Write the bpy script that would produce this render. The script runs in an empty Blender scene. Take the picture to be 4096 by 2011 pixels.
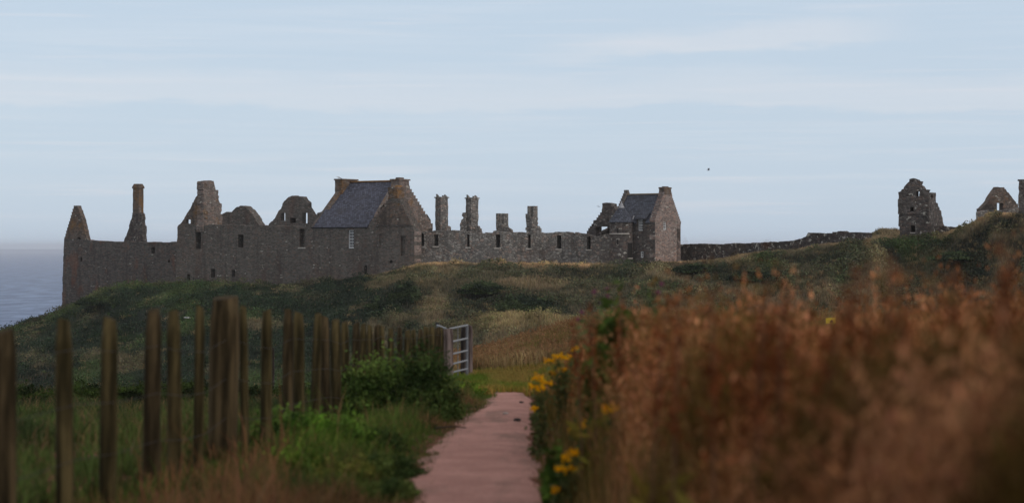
import bpy, bmesh, math, random
import numpy as np
from mathutils import Vector
from mathutils.geometry import delaunay_2d_cdt

random.seed(7)
rng = np.random.default_rng(7)
R = math.radians
scene = bpy.context.scene
COL = scene.collection
F, CX, CY = 7964.0, 2048.0, 990.0        # 70 mm lens on a 36 mm sensor, 4096 wide photo

# ------------------------------------------------------------------ helpers
def lin(c):
    c = c / 255.0
    return c / 12.92 if c <= 0.04045 else ((c + 0.055) / 1.055) ** 2.4
def A(r, g, b, k=0.42):
    """albedo of something that measures (r,g,b) in soft daylight"""
    return np.array([min(lin(r) / k, .85), min(lin(g) / k, .85), min(lin(b) / k, .85)])

def at(px, py, d):
    return Vector(((px - CX) * d / F, d, -(py - CY) * d / F))

def fract(x): return x - np.floor(x)
def h2(ix, iy, s): return fract(np.sin(ix * 127.1 + iy * 311.7 + s * 74.7) * 43758.5453)
def vn(x, y, s=0.0):
    ix, iy = np.floor(x), np.floor(y); fx, fy = x - ix, y - iy
    fx = fx * fx * (3 - 2 * fx); fy = fy * fy * (3 - 2 * fy)
    a, b = h2(ix, iy, s), h2(ix + 1, iy, s); c, d = h2(ix, iy + 1, s), h2(ix + 1, iy + 1, s)
    return (a * (1 - fx) + b * fx) * (1 - fy) + (c * (1 - fx) + d * fx) * fy
def fbm(x, y, s=0.0, o=3):
    t = 0; a = .5; n = 0
    for i in range(o):
        t = t + a * vn(x * 2 ** i, y * 2 ** i, s + i * 3.1); n += a; a *= .5
    return t / n
def sst(a, b, x):
    t = np.clip((x - a) / (b - a), 0, 1); return t * t * (3 - 2 * t)

def link(o, parent=None):
    COL.objects.link(o)
    if parent: o.parent = parent
    return o
def tag(o, label=None, cat=None, group=None, kind=None):
    if label: o['label'] = label
    if cat: o['category'] = cat
    if group: o['group'] = group
    if kind: o['kind'] = kind
    return o
def empty(name, loc, label, cat, group=None):
    o = bpy.data.objects.new(name, None); o.location = loc; o.empty_display_size = .3
    return tag(link(o), label, cat, group)

def build(name, V, Fc, mat, parent=None, origin=None, smooth=False):
    """world-space vertices -> one mesh object; origin at its base, or the parent's"""
    V = [Vector(v) for v in V]
    if parent is not None: o0 = world_loc(parent)
    elif origin is not None: o0 = Vector(origin)
    else:
        o0 = Vector((sum(v.x for v in V) / len(V), sum(v.y for v in V) / len(V), min(v.z for v in V)))
    me = bpy.data.meshes.new(name)
    me.from_pydata([v - o0 for v in V], [], Fc)
    bm = bmesh.new(); bm.from_mesh(me); bmesh.ops.recalc_face_normals(bm, faces=bm.faces); bm.to_mesh(me); bm.free()
    if smooth: me.polygons.foreach_set('use_smooth', [True] * len(me.polygons))
    me.materials.append(mat)
    o = bpy.data.objects.new(name, me); link(o, parent)
    if parent is None: o.location = o0
    return o
def world_loc(o):
    v = Vector((0, 0, 0))
    while o is not None: v += o.location; o = o.parent
    return v

def npmesh(name, V, T, C, mat, parent=None, origin=(0, 0, 0), smooth=False):
    V = np.asarray(V, float) - np.array(origin, float); T = np.asarray(T, np.int32)
    me = bpy.data.meshes.new(name)
    n = T.shape[1]
    me.vertices.add(len(V)); me.vertices.foreach_set('co', V.ravel())
    me.loops.add(T.size); me.loops.foreach_set('vertex_index', T.ravel())
    me.polygons.add(len(T)); me.polygons.foreach_set('loop_start', np.arange(len(T), dtype=np.int32) * n)
    me.polygons.foreach_set('loop_total', np.full(len(T), n, np.int32))
    if smooth: me.polygons.foreach_set('use_smooth', np.ones(len(T), bool))
    if C is not None:
        ca = me.color_attributes.new('Col', 'FLOAT_COLOR', 'POINT')
        ca.data.foreach_set('color', np.hstack([C, np.ones((len(C), 1))]).astype(np.float32).ravel())
    me.update(calc_edges=True)
    me.materials.append(mat)
    o = bpy.data.objects.new(name, me); link(o, parent)
    if parent is None: o.location = origin
    return o

# ------------------------------------------------------------------ materials
def newmat(name):
    m = bpy.data.materials.new(name); m.use_nodes = True
    nt = m.node_tree; nt.nodes.clear()
    return m, nt, nt.nodes, nt.links
def N(nt, t, **kw):
    n = nt.nodes.new(t)
    for k, v in kw.items():
        if k in n.inputs: n.inputs[k].default_value = v
        else: setattr(n, k, v)
    return n
def c4(c): return (float(c[0]), float(c[1]), float(c[2]), 1.0)

def mix(nt, fac, a, b, mode='MIX'):
    n = nt.nodes.new('ShaderNodeMix'); n.data_type = 'RGBA'; n.blend_type = mode
    for sock, v in ((0, fac), (6, a), (7, b)):
        if hasattr(v, 'is_output'): nt.links.new(v, n.inputs[sock])
        elif sock == 0: n.inputs[0].default_value = v
        else: n.inputs[sock].default_value = c4(v)
    return n.outputs[2]
def ramp(nt, src, a, b):
    n = nt.nodes.new('ShaderNodeMapRange'); n.interpolation_type = 'SMOOTHSTEP'
    nt.links.new(src, n.inputs[0]); n.inputs[1].default_value = a; n.inputs[2].default_value = b
    return n.outputs[0]
def mul(nt, a, b):
    n = nt.nodes.new('ShaderNodeMath'); n.operation = 'MULTIPLY'
    for i, v in ((0, a), (1, b)):
        if hasattr(v, 'is_output'): nt.links.new(v, n.inputs[i])
        else: n.inputs[i].default_value = v
    return n.outputs[0]

def stone(name, dark, light, mortar, pale=.2, orange=.0, red=.0, scale=(2.1, 2.1, 3.4), bump=.5, mortar_amt=.5):
    m, nt, nd, lk = newmat(name)
    tc = N(nt, 'ShaderNodeTexCoord'); obj = tc.outputs['Object']
    def mapped(s):
        mp = N(nt, 'ShaderNodeMapping'); mp.inputs['Scale'].default_value = s; lk.new(obj, mp.inputs[0]); return mp.outputs[0]
    wob = N(nt, 'ShaderNodeTexNoise', Scale=1.3, Detail=2.0); lk.new(obj, wob.inputs['Vector'])
    va = N(nt, 'ShaderNodeVectorMath', operation='MULTIPLY_ADD'); lk.new(wob.outputs['Color'], va.inputs[0])
    va.inputs[1].default_value = (.5, .5, .3); lk.new(mapped(scale), va.inputs[2])
    vo = N(nt, 'ShaderNodeTexVoronoi', Scale=1.0, Randomness=.85); lk.new(va.outputs[0], vo.inputs['Vector'])
    ve = N(nt, 'ShaderNodeTexVoronoi', Scale=1.0, Randomness=.85, feature='DISTANCE_TO_EDGE'); lk.new(va.outputs[0], ve.inputs['Vector'])
    sep = N(nt, 'ShaderNodeSeparateColor'); lk.new(vo.outputs['Color'], sep.inputs[0])
    col = mix(nt, ramp(nt, sep.outputs[0], .1, .95), dark, light)
    # a few stones of another colour
    col = mix(nt, mul(nt, ramp(nt, sep.outputs[1], .72, .9), .6), col, np.array(light) * np.array((1.25, .98, .88)))
    edge = ramp(nt, ve.outputs['Distance'], .10, .02)
    col = mix(nt, mul(nt, edge, mortar_amt), col, mortar)
    # weather staining
    st = N(nt, 'ShaderNodeTexNoise', Scale=.35, Detail=5.0, Roughness=.65); lk.new(mapped((1, 1, .55)), st.inputs['Vector'])
    col = mix(nt, ramp(nt, st.outputs[0], .52, .78), col, np.array(dark) * .55)
    fine = N(nt, 'ShaderNodeTexNoise', Scale=6.0, Detail=4.0, Roughness=.75); lk.new(obj, fine.inputs['Vector'])
    col = mix(nt, mul(nt, ramp(nt, fine.outputs[0], .48, .66), .5), col, np.array(dark) * .4)
    sk = N(nt, 'ShaderNodeTexNoise', Scale=1.0, Detail=4.0, Roughness=.6); lk.new(mapped((1.3, 1.3, .12)), sk.inputs['Vector'])
    col = mix(nt, mul(nt, ramp(nt, sk.outputs[0], .52, .70), .55), col, np.array(dark) * .62)
    # pale crustose lichen on single stones
    if pale:
        l1 = N(nt, 'ShaderNodeTexNoise', Scale=3.2, Detail=3.0, Roughness=.6); lk.new(obj, l1.inputs['Vector'])
        lf = mul(nt, ramp(nt, sep.outputs[2], 1 - pale, 1.02 - pale * .4), ramp(nt, l1.outputs[0], .45, .62))
        col = mix(nt, mul(nt, lf, .8), col, (.48, .47, .43))
    if red:
        rn = N(nt, 'ShaderNodeTexNoise', Scale=.5, Detail=4.0); lk.new(mapped((1.4, 1.4, .7)), rn.inputs['Vector'])
        col = mix(nt, mul(nt, ramp(nt, rn.outputs[0], .5, .75), red), col, (.25, .10, .06))
    if orange:
        on = N(nt, 'ShaderNodeTexNoise', Scale=.55, Detail=6.0, Roughness=.7); lk.new(obj, on.inputs['Vector'])
        col = mix(nt, mul(nt, ramp(nt, on.outputs[0], .62 - .22 * orange, .84 - .2 * orange), .8), col, (.23, .115, .032))
    bs = N(nt, 'ShaderNodeBsdfPrincipled', Roughness=.95)
    bs.inputs['Specular IOR Level'].default_value = .15
    bm = N(nt, 'ShaderNodeBump', Strength=bump, Distance=.12)
    hgt = N(nt, 'ShaderNodeMath', operation='MULTIPLY_ADD'); lk.new(ramp(nt, ve.outputs['Distance'], 0, .2), hgt.inputs[0]); hgt.inputs[1].default_value = 1.0
    lk.new(sep.outputs[0], hgt.inputs[2])
    lk.new(hgt.outputs[0], bm.inputs['Height']); lk.new(bm.outputs[0], bs.inputs['Normal'])
    lk.new(col, bs.inputs['Base Color'])
    o = N(nt, 'ShaderNodeOutputMaterial'); lk.new(bs.outputs[0], o.inputs[0])
    return m

def vegmat(name, trans=.25):
    m, nt, nd, lk = newmat(name)
    at_ = N(nt, 'ShaderNodeAttribute', attribute_name='Col')
    d = N(nt, 'ShaderNodeBsdfDiffuse'); t = N(nt, 'ShaderNodeBsdfTranslucent'); mx = N(nt, 'ShaderNodeMixShader'); mx.inputs[0].default_value = trans
    lk.new(at_.outputs[0], d.inputs[0]); lk.new(at_.outputs[0], t.inputs[0]); lk.new(d.outputs[0], mx.inputs[1]); lk.new(t.outputs[0], mx.inputs[2])
    o = N(nt, 'ShaderNodeOutputMaterial'); lk.new(mx.outputs[0], o.inputs[0]); return m

def plain(name, c, rough=.6, metal=0.0, noise=.25, nscale=8.0, stretch=(1, 1, 1), c2=None, spec=.3):
    m, nt, nd, lk = newmat(name)
    tc = N(nt, 'ShaderNodeTexCoord'); mp = N(nt, 'ShaderNodeMapping'); mp.inputs['Scale'].default_value = stretch; lk.new(tc.outputs['Object'], mp.inputs[0])
    nz = N(nt, 'ShaderNodeTexNoise', Scale=nscale, Detail=5.0, Roughness=.65); lk.new(mp.outputs[0], nz.inputs['Vector'])
    col = mix(nt, ramp(nt, nz.outputs[0], .35, .68), np.array(c) * (1 - noise), np.array(c if c2 is None else c2))
    bs = N(nt, 'ShaderNodeBsdfPrincipled', Roughness=rough, Metallic=metal); bs.inputs['Specular IOR Level'].default_value = spec
    bm = N(nt, 'ShaderNodeBump', Strength=.3, Distance=.02); lk.new(nz.outputs[0], bm.inputs['Height']); lk.new(bm.outputs[0], bs.inputs['Normal'])
    lk.new(col, bs.inputs['Base Color']); o = N(nt, 'ShaderNodeOutputMaterial'); lk.new(bs.outputs[0], o.inputs[0]); return m

def slate(name, base, pale=.3):
    m, nt, nd, lk = newmat(name)
    uv = N(nt, 'ShaderNodeUVMap')
    br = N(nt, 'ShaderNodeTexBrick'); lk.new(uv.outputs[0], br.inputs['Vector'])
    br.inputs['Scale'].default_value = 1.0; br.inputs['Brick Width'].default_value = .32; br.inputs['Row Height'].default_value = .24
    br.inputs['Mortar Size'].default_value = .02; br.inputs['Bias'].default_value = 0.0
    b = np.array(base)
    br.inputs['Color1'].default_value = c4(b * .6); br.inputs['Color2'].default_value = c4(b * 1.45); br.inputs['Mortar'].default_value = c4(b * .4)
    tc = N(nt, 'ShaderNodeTexCoord')
    n1 = N(nt, 'ShaderNodeTexNoise', Scale=2.6, Detail=5.0, Roughness=.7); lk.new(tc.outputs['Object'], n1.inputs['Vector'])
    n2 = N(nt, 'ShaderNodeTexNoise', Scale=.4, Detail=4.0); lk.new(tc.outputs['Object'], n2.inputs['Vector'])
    col = mix(nt, mul(nt, ramp(nt, n1.outputs[0], .6, .74), pale), br.outputs[0], (.36, .35, .34))
    col = mix(nt, mul(nt, ramp(nt, n2.outputs[0], .52, .72), .45), col, b * np.array((.8, .72, .55)))
    bs = N(nt, 'ShaderNodeBsdfPrincipled', Roughness=.75); bs.inputs['Specular IOR Level'].default_value = .2
    bm = N(nt, 'ShaderNodeBump', Strength=.8, Distance=.06); lk.new(br.outputs['Fac'], bm.inputs['Height']); bm.invert = True; lk.new(bm.outputs[0], bs.inputs['Normal'])
    lk.new(col, bs.inputs['Base Color']); o = N(nt, 'ShaderNodeOutputMaterial'); lk.new(bs.outputs[0], o.inputs[0]); return m

M = {}
M['stone_brown'] = stone('stone_brown', (.090, .082, .079), (.155, .142, .136), (.105, .095, .091), pale=.035, red=.5, scale=(2.6, 2.6, 6.4))
M['stone_grey'] = stone('stone_grey', (.108, .098, .090), (.172, .158, .146), (.125, .118, .113), pale=.045, red=.15, scale=(2.6, 2.6, 6.4))
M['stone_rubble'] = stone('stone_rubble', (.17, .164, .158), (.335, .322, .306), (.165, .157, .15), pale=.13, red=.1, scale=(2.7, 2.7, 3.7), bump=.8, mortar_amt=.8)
M['stone_dark'] = stone('stone_dark', (.072, .064, .062), (.145, .132, .127), (.085, .076, .073), pale=.16, scale=(2.7, 2.7, 5.0))
M['stone_black'] = stone('stone_black', (.046, .041, .041), (.098, .088, .085), (.055, .05, .05), pale=.30, scale=(2.5, 2.5, 3.8))
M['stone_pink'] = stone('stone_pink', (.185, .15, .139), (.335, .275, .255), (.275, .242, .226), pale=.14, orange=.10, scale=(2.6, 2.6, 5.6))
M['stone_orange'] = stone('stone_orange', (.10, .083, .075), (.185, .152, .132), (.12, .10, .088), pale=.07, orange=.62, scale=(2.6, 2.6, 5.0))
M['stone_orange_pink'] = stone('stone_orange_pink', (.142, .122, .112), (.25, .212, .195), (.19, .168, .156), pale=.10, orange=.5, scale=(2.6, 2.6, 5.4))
M['sill_stone'] = plain('sill_stone', (.50, .47, .44), .9, nscale=5)
M['slate'] = slate('slate', (.082, .088, .122), .42)
M['slate_plain'] = slate('slate_plain', (.075, .083, .108), .2)
M['lead'] = plain('lead', (.36, .37, .40), .5, nscale=3)
M['ridge_stone'] = plain('ridge_stone', (.30, .24, .17), .9, nscale=2)
M['ridge_lichen'] = plain('ridge_lichen', (.24, .13, .05), .9, nscale=2, c2=(.30, .15, .05))
M['white_paint'] = plain('white_paint', (.78, .80, .82), .5, noise=.06)
M['door_wood'] = plain('door_wood', (.02, .018, .018), .7, noise=.4, nscale=6)
m, nt, nd, lk = newmat('window_glass')
bs = N(nt, 'ShaderNodeBsdfPrincipled', Roughness=.12); bs.inputs['Base Color'].default_value = (.02, .022, .028, 1); bs.inputs['Specular IOR Level'].default_value = .5
o_ = N(nt, 'ShaderNodeOutputMaterial'); lk.new(bs.outputs[0], o_.inputs[0]); M['glass'] = m
M['veg'] = vegmat('vegetation'); M['veg_dense'] = vegmat('vegetation_dense', .12)
M['post'] = plain('post_wood', (.046, .037, .015), .9, noise=.6, nscale=5, stretch=(3, 3, .35), c2=(.108, .082, .036), spec=.1)
M['post_dark'] = plain('post_wood_dark', (.038, .028, .013), .9, noise=.6, nscale=5, stretch=(3, 3, .35), c2=(.092, .066, .034), spec=.1)
M['gate_post'] = plain('gate_post_wood', (.10, .072, .066), .9, noise=.6, nscale=4, stretch=(3, 3, .35), c2=(.21, .165, .155), spec=.1)
M['gate_post_dark'] = plain('gate_post_wood_dark', (.045, .037, .035), .9, noise=.6, nscale=4, stretch=(3, 3, .35), c2=(.085, .07, .065), spec=.1)
M['galv'] = plain('galvanised_steel', (.27, .285, .31), .65, .1, noise=.2, nscale=14)
M['galv_dull'] = plain('galvanised_steel_dull', (.17, .18, .20), .65, .1, noise=.2, nscale=14)
M['wire'] = plain('fence_wire_steel', (.045, .04, .038), .8, .1)
M['black_plastic'] = plain('black_cap', (.012, .012, .014), .5)
M['sign_yellow'] = plain('sign_yellow', (.62, .44, .035), .5, noise=.12)
M['sign_mark'] = plain('sign_mark', (.05, .04, .02), .6)
M['gull_white'] = plain('gull_white', (.72, .72, .72), .8, noise=.1)
M['gull_grey'] = plain('gull_grey', (.26, .27, .30), .8, noise=.15)
M['gull_yellow'] = plain('gull_beak', (.5, .32, .05), .6)
M['pebble'] = plain('pebble', (.45, .38, .36), .9, nscale=20)
M['pebble_dark'] = plain('pebble_dark', (.05, .042, .042), .9, nscale=20)
M['dock_stem'] = plain('dock_stem', (.16, .085, .045), .9)
M['twig'] = plain('twig_bark', (.05, .04, .03), .9)

# ------------------------------------------------------------------ terrain
TAB_C = np.array([(-900, 1480), (-300, 1400), (0, 1327), (120, 1277), (250, 1240), (320, 1207), (400, 1164), (470, 1138), (560, 1127), (700, 1122),
 (860, 1124), (1000, 1130), (1100, 1132), (1250, 1122), (1350, 1112), (1460, 1097), (1590, 1074), (1670, 1052), (1735, 1044), (1900, 1049), (2100, 1050),
 (2400, 1052), (2550, 1051), (2640, 1044), (2735, 1039), (2860, 1030), (3020, 1003), (3180, 992), (3340, 966), (3450, 956), (3590, 960), (3640, 955),
 (3720, 946), (3790, 928), (3850, 906), (3890, 890), (3950, 864), (4010, 855), (4096, 856), (4400, 842), (6000, 830)], float)
TAB_D = np.array([(-900, 258), (250, 266), (400, 264), (705, 255), (1250, 244), (1655, 233), (2000, 229), (2440, 226), (2620, 220), (2735, 222), (3100, 211),
 (3460, 200), (3600, 205), (3790, 203), (3900, 197), (4096, 190), (6000, 185)], float)
TAB_E = np.array([(-900, 1), (240, 3), (330, 26), (600, 45), (4000, 60)], float)

def path_edges(d):
    """path edges X at depth d (traced from the photo, ground plane drop known)"""
    T = np.array([(3, -.72, .32), (8, -.70, .26), (13, -.69, .205), (14.6, -.73, .20), (16.5, -.77, .19), (19, -.72, .185), (21.4, -.68, .21), (24.5, -.60, .235), (28, -.40, .25), (31.5, -.36, .25),
                  (33, -.45, .20), (36, -.70, .0), (40, -1.0, -.25), (46, -1.5, -.7)])
    return np.interp(d, T[:, 0], T[:, 1]), np.interp(d, T[:, 0], T[:, 2])

def zground(X, D, rough=True):
    X = np.asarray(X, float); D = np.asarray(D, float)
    px = CX + F * X / D
    zn = -(1.19 + .0367 * D)
    l, r = path_edges(D)
    zn = zn + .60 * sst(.06, .62, X - r) * (1 - sst(20, 34, D)) + .12 * sst(1.2, 3.5, X - r) * (1 - sst(20, 34, D))
    zn = zn + 1.0 * sst(-1.8, 3.4, X) * sst(37, 52, D)
    zn = zn - .9 * sst(-1.6, -5.0, X) * sst(16, 50, D)
    if rough:
        off = sst(0.05, .5, np.maximum(l - X, X - r))
        zn = zn + (fbm(X * .9, D * .9, 1) - .5) * .22 * off + (fbm(X * 3, D * 3, 2) - .5) * .05
    # far headland
    Dc = np.interp(px, TAB_D[:, 0], TAB_D[:, 1]); pc = np.interp(px, TAB_C[:, 0], TAB_C[:, 1]) + np.interp(px, [0, 300, 600, 2600, 2800, 3500, 3900], [2, 8, 12, 10, 17, 12, 8])
    zc = -(pc - CY) * Dc / F
    zf = -13.0
    u = np.clip((D - 172) / (Dc - 172), 0, 1)
    zh = zf + (zc - zf) * (1 - (1 - u) ** 1.35)
    env = np.sin(np.pi * np.clip(u, 0, 1)) ** .7
    lump = (fbm(X * .11, D * .13, 5) - .5) * 3.0 + (fbm(X * .35, D * .4, 6) - .5) * 1.1
    zh = zh + lump * env
    ridge = np.exp(-((px - 2130) / 260) ** 2)
    zh = zh + 1.3 * ridge * np.exp(-((D - 192) / 5.0) ** 2) - 1.0 * ridge * np.exp(-((D - 204) / 6.0) ** 2)
    ridge2 = np.exp(-((px - 1500) / 150) ** 2)
    zh = zh + 1.0 * ridge2 * np.exp(-((D - 208) / 7.0) ** 2)
    # mounds on the plateau
    zh = zh + 1.45 * np.exp(-((px - 3548) / 95) ** 2) * np.exp(-((D - 228) / 9.0) ** 2)
    zh = zh + .75 * np.exp(-((px - 3170) / 90) ** 2) * np.exp(-((D - 226) / 5.0) ** 2)
    zh = zh + (fbm(X * .8, D * .8, 8) - .5) * .9 * env + (fbm(X * 1.1, D * 1.1, 8) - .5) * .2 * np.where(u > 0, 1, 0)
    E = np.interp(px, TAB_E[:, 0], TAB_E[:, 1])
    zh = zh - 60 * sst(Dc + E, Dc + E + 28, D)
    zrav = -22.0 + (fbm(X * .06, D * .06, 9) - .5) * 5
    z = np.where(D < 110, zn + (zrav - zn) * sst(58, 88, D), zrav + (np.minimum(zh, zh) - zrav) * sst(140, 172, D))
    return np.maximum(z, -55)
def zg(x, y): return float(zground(np.array([x]), np.array([y]))[0])

def mixc(a, b, t):
    t = np.clip(np.asarray(t), 0, 1)[:, None]; return a * (1 - t) + b * t

def hillcolor(X, D, z):
    px = CX + F * X / D; py = CY - F * z / D
    n = len(X)
    dg = np.tile(A(36, 43, 35), (n, 1)); green = A(50, 59, 38); olive = A(64, 62, 50); tan = A(140, 117, 90); dk = A(31, 36, 32); tan2 = A(94, 84, 66)
    c = mixc(dg, green, sst(.5, .68, fbm(X * .10, D * .05, 21)))
    c = mixc(c, dk, sst(.5, .66, fbm(X * .16, D * .08, 22)))
    right = sst(1560, 1800, px + 500 * (fbm(X * .1, D * .1, 25) - .5))
    c = mixc(c, olive, right * sst(.30, .52, fbm(X * .14, D * .1, 23)))
    c = mixc(c, tan2, right * sst(.50, .72, fbm(X * .25, D * .16, 24)) * .9)
    c = mixc(c, tan2, (1 - right) * sst(.62, .78, fbm(X * .22, D * .15, 31)) * .55)
    # dark scrubby hollows
    for cx, cy, rx, ry in ((1960, 1215, 170, 40), (2130, 1262, 170, 42), (1620, 1190, 85, 60), (2320, 1110, 220, 25), (1300, 1200, 130, 40), (3000, 1110, 150, 40), (3880, 985, 260, 28), (2790, 1085, 120, 25), (3250, 1050, 180, 20)):
        dd = ((px - cx) / rx) ** 2 + ((py - cy) / ry) ** 2 + (fbm(X * .3, D * .3, 26) - .5) * 1.2
        c = mixc(c, dk, .65 * sst(1.2, .5, dd))
    # pale dry grass along the crest under the walls, and on the low ridge
    pc = np.interp(px, TAB_C[:, 0], TAB_C[:, 1])
    w = np.interp(px, [0, 1400, 1600, 1750, 2750, 2900, 3400, 3450, 3650, 3700, 4100], [.1, .15, .6, .9, .9, .6, .5, .1, .2, .7, .7]) * sst(0.3, .55, fbm(X * .3, D * .2, 35)) * sst(32, 8, (py - pc) + 26 * (fbm(X * .5, D * .2, 27) - .5))
    c = mixc(c, tan, w)
    pr = 1262 + 30 * ((px - 2080) / 230) ** 2
    w2 = np.exp(-((px - 2130) / 260) ** 4) * sst(-14, 4, py - pr) * sst(90, 20, py - pr)
    c = mixc(c, A(118, 106, 76), .8 * w2)
    rg = sst(3750, 3950, px) * sst(.35, .6, fbm(X * .4, D * .3, 28)); c = mixc(c, tan2, .6 * rg * sst(70, 10, py - pc))
    mot = .62 + .95 * fbm(X * .55, D * .4, 33, 4)
    return c * mot[:, None]

def nearcolor(X, D):
    n = len(X); px = CX + F * X / D
    l, r = path_edges(D)
    soil = np.tile(A(58, 46, 36), (n, 1)); grn = A(46, 56, 24); redearth = A(84, 52, 46)
    c = mixc(soil, grn, sst(.35, .6, fbm(X * 1.2, D * .6, 41)))
    c = mixc(c, redearth, sst(-1.75, -2.2, X) * sst(21, 16.5, D) * sst(.28, .46, fbm(X * 1.0, D * .5, 42)))
    c = mixc(c, redearth, .7 * sst(.4, .05, np.maximum(l - X, X - r)) * sst(40, 34, D))
    c = mixc(c, A(80, 64, 42), sst(-1.4, .4, X) * sst(40, 46, D) * .8)
    c = mixc(c, A(66, 46, 30), sst(.3, .8, X) * sst(40, 30, D) * .85)
    return c

# fan-shaped ground sheet: fine inside the view, coarse outside
cols = np.concatenate([np.linspace(-15000, -1200, 14, endpoint=False), np.arange(-1200, 5300, 20.0), np.linspace(5300, 18000, 14)])
rows = np.concatenate([np.linspace(.4, 4, 10, endpoint=False), np.linspace(4, 44, 150, endpoint=False), np.linspace(44, 110, 50, endpoint=False), np.linspace(110, 168, 18, endpoint=False), np.linspace(168, 300, 190), np.linspace(303, 340, 10)])
PX, DD = np.meshgrid(cols, rows); XX = (PX - CX) * DD / F
ZZ = zground(XX.ravel(), DD.ravel()); V = np.stack([XX.ravel(), DD.ravel(), ZZ], 1)
nc, nr = len(cols), len(rows)
i = (np.arange(nr - 1)[:, None] * nc + np.arange(nc - 1)[None, :]).ravel()
Q = np.stack([i, i + 1, i + nc + 1, i + nc], 1)
Cc = np.where((DD.ravel() > 100)[:, None], hillcolor(V[:, 0], V[:, 1], V[:, 2]), nearcolor(V[:, 0], V[:, 1]))
m, nt, nd, lk = newmat('ground_soil')
at_ = N(nt, 'ShaderNodeAttribute', attribute_name='Col'); tc = N(nt, 'ShaderNodeTexCoord')
n1 = N(nt, 'ShaderNodeTexNoise', Scale=2.5, Detail=8.0, Roughness=.7); lk.new(tc.outputs['Object'], n1.inputs['Vector'])
col = mix(nt, ramp(nt, n1.outputs[0], .38, .62), at_.outputs[0], (.35, .35, .33), 'MULTIPLY')
bs = N(nt, 'ShaderNodeBsdfPrincipled', Roughness=1.0); bs.inputs['Specular IOR Level'].default_value = .05
col2 = mix(nt, .55, at_.outputs[0], col); lk.new(col2, bs.inputs['Base Color'])
bm_ = N(nt, 'ShaderNodeBump', Strength=.6, Distance=.1); lk.new(n1.outputs[0], bm_.inputs['Height']); lk.new(bm_.outputs[0], bs.inputs['Normal'])
o_ = N(nt, 'ShaderNodeOutputMaterial'); lk.new(bs.outputs[0], o_.inputs[0])
tag(npmesh('ground', V, Q, Cc, m, smooth=True), kind='structure')

# the gravel footpath
ds = np.concatenate([np.arange(2.0, 36, .3), np.arange(36, 46, .5)])
V = []; nP = 13
for d in ds:
    l, r = path_edges(d); l = float(l) + .10 * (float(vn(np.array([d * 1.7]), np.array([0.]), 3)[0]) - .5) - .03; r = float(r) + .08 * (float(vn(np.array([d * 1.5]), np.array([9.]), 3)[0]) - .5) + .03
    for k in range(nP):
        t = k / (nP - 1); x = l + (r - l) * t
        z = float(zground(np.array([x]), np.array([d]), False)[0]) + .03 - .035 * (abs(2 * t - 1) ** 4) + .010 * (float(fbm(np.array([x * 4]), np.array([d * .7]), 12)[0]) - .5)
        V.append((x, d, z))
V = np.array(V); i = (np.arange(len(ds) - 1)[:, None] * nP + np.arange(nP - 1)[None, :]).ravel()
m, nt, nd, lk = newmat('path_gravel')
tc = N(nt, 'ShaderNodeTexCoord')
n1 = N(nt, 'ShaderNodeTexNoise', Scale=1.6, Detail=7.0, Roughness=.7); lk.new(tc.outputs['Object'], n1.inputs['Vector'])
n2 = N(nt, 'ShaderNodeTexVoronoi', Scale=45.0); lk.new(tc.outputs['Object'], n2.inputs['Vector'])
n3 = N(nt, 'ShaderNodeTexNoise', Scale=22.0, Detail=4.0, Roughness=.8); lk.new(tc.outputs['Object'], n3.inputs['Vector'])
sp = N(nt, 'ShaderNodeSeparateColor'); lk.new(n2.outputs['Color'], sp.inputs[0])
col = mix(nt, ramp(nt, n1.outputs[0], .35, .65), A(126, 92, 85, .52), A(146, 110, 102, .52))
col = mix(nt, mul(nt, sp.outputs[0], .5), col, A(104, 78, 72, .54))
col = mix(nt, mul(nt, ramp(nt, n3.outputs[0], .56, .7), .6), col, A(70, 50, 46, .56))
n4 = N(nt, 'ShaderNodeTexNoise', Scale=.8, Detail=6.0, Roughness=.7); mp4 = N(nt, 'ShaderNodeMapping'); mp4.inputs['Scale'].default_value = (2.4, .45, 1); lk.new(tc.outputs['Object'], mp4.inputs[0]); lk.new(mp4.outputs[0], n4.inputs['Vector'])
col = mix(nt, mul(nt, ramp(nt, n4.outputs[0], .48, .62), .75), col, A(98, 78, 70, .54))
n5 = N(nt, 'ShaderNodeTexVoronoi', Scale=14.0, Randomness=1.0); lk.new(tc.outputs['Object'], n5.inputs['Vector'])
col = mix(nt, mul(nt, ramp(nt, n5.outputs['Distance'], .20, .12), .5), col, A(150, 124, 116, .56))
bs = N(nt, 'ShaderNodeBsdfPrincipled', Roughness=.95); bs.inputs['Specular IOR Level'].default_value = .15
bm_ = N(nt, 'ShaderNodeBump', Strength=.8, Distance=.025); lk.new(n3.outputs[0], bm_.inputs['Height']); lk.new(bm_.outputs[0], bs.inputs['Normal'])
lk.new(col, bs.inputs['Base Color']); o_ = N(nt, 'ShaderNodeOutputMaterial'); lk.new(bs.outputs[0], o_.inputs[0])
tag(npmesh('path', V, np.stack([i, i + 1, i + nP + 1, i + nP], 1), None, m, smooth=True), kind='structure')

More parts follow.
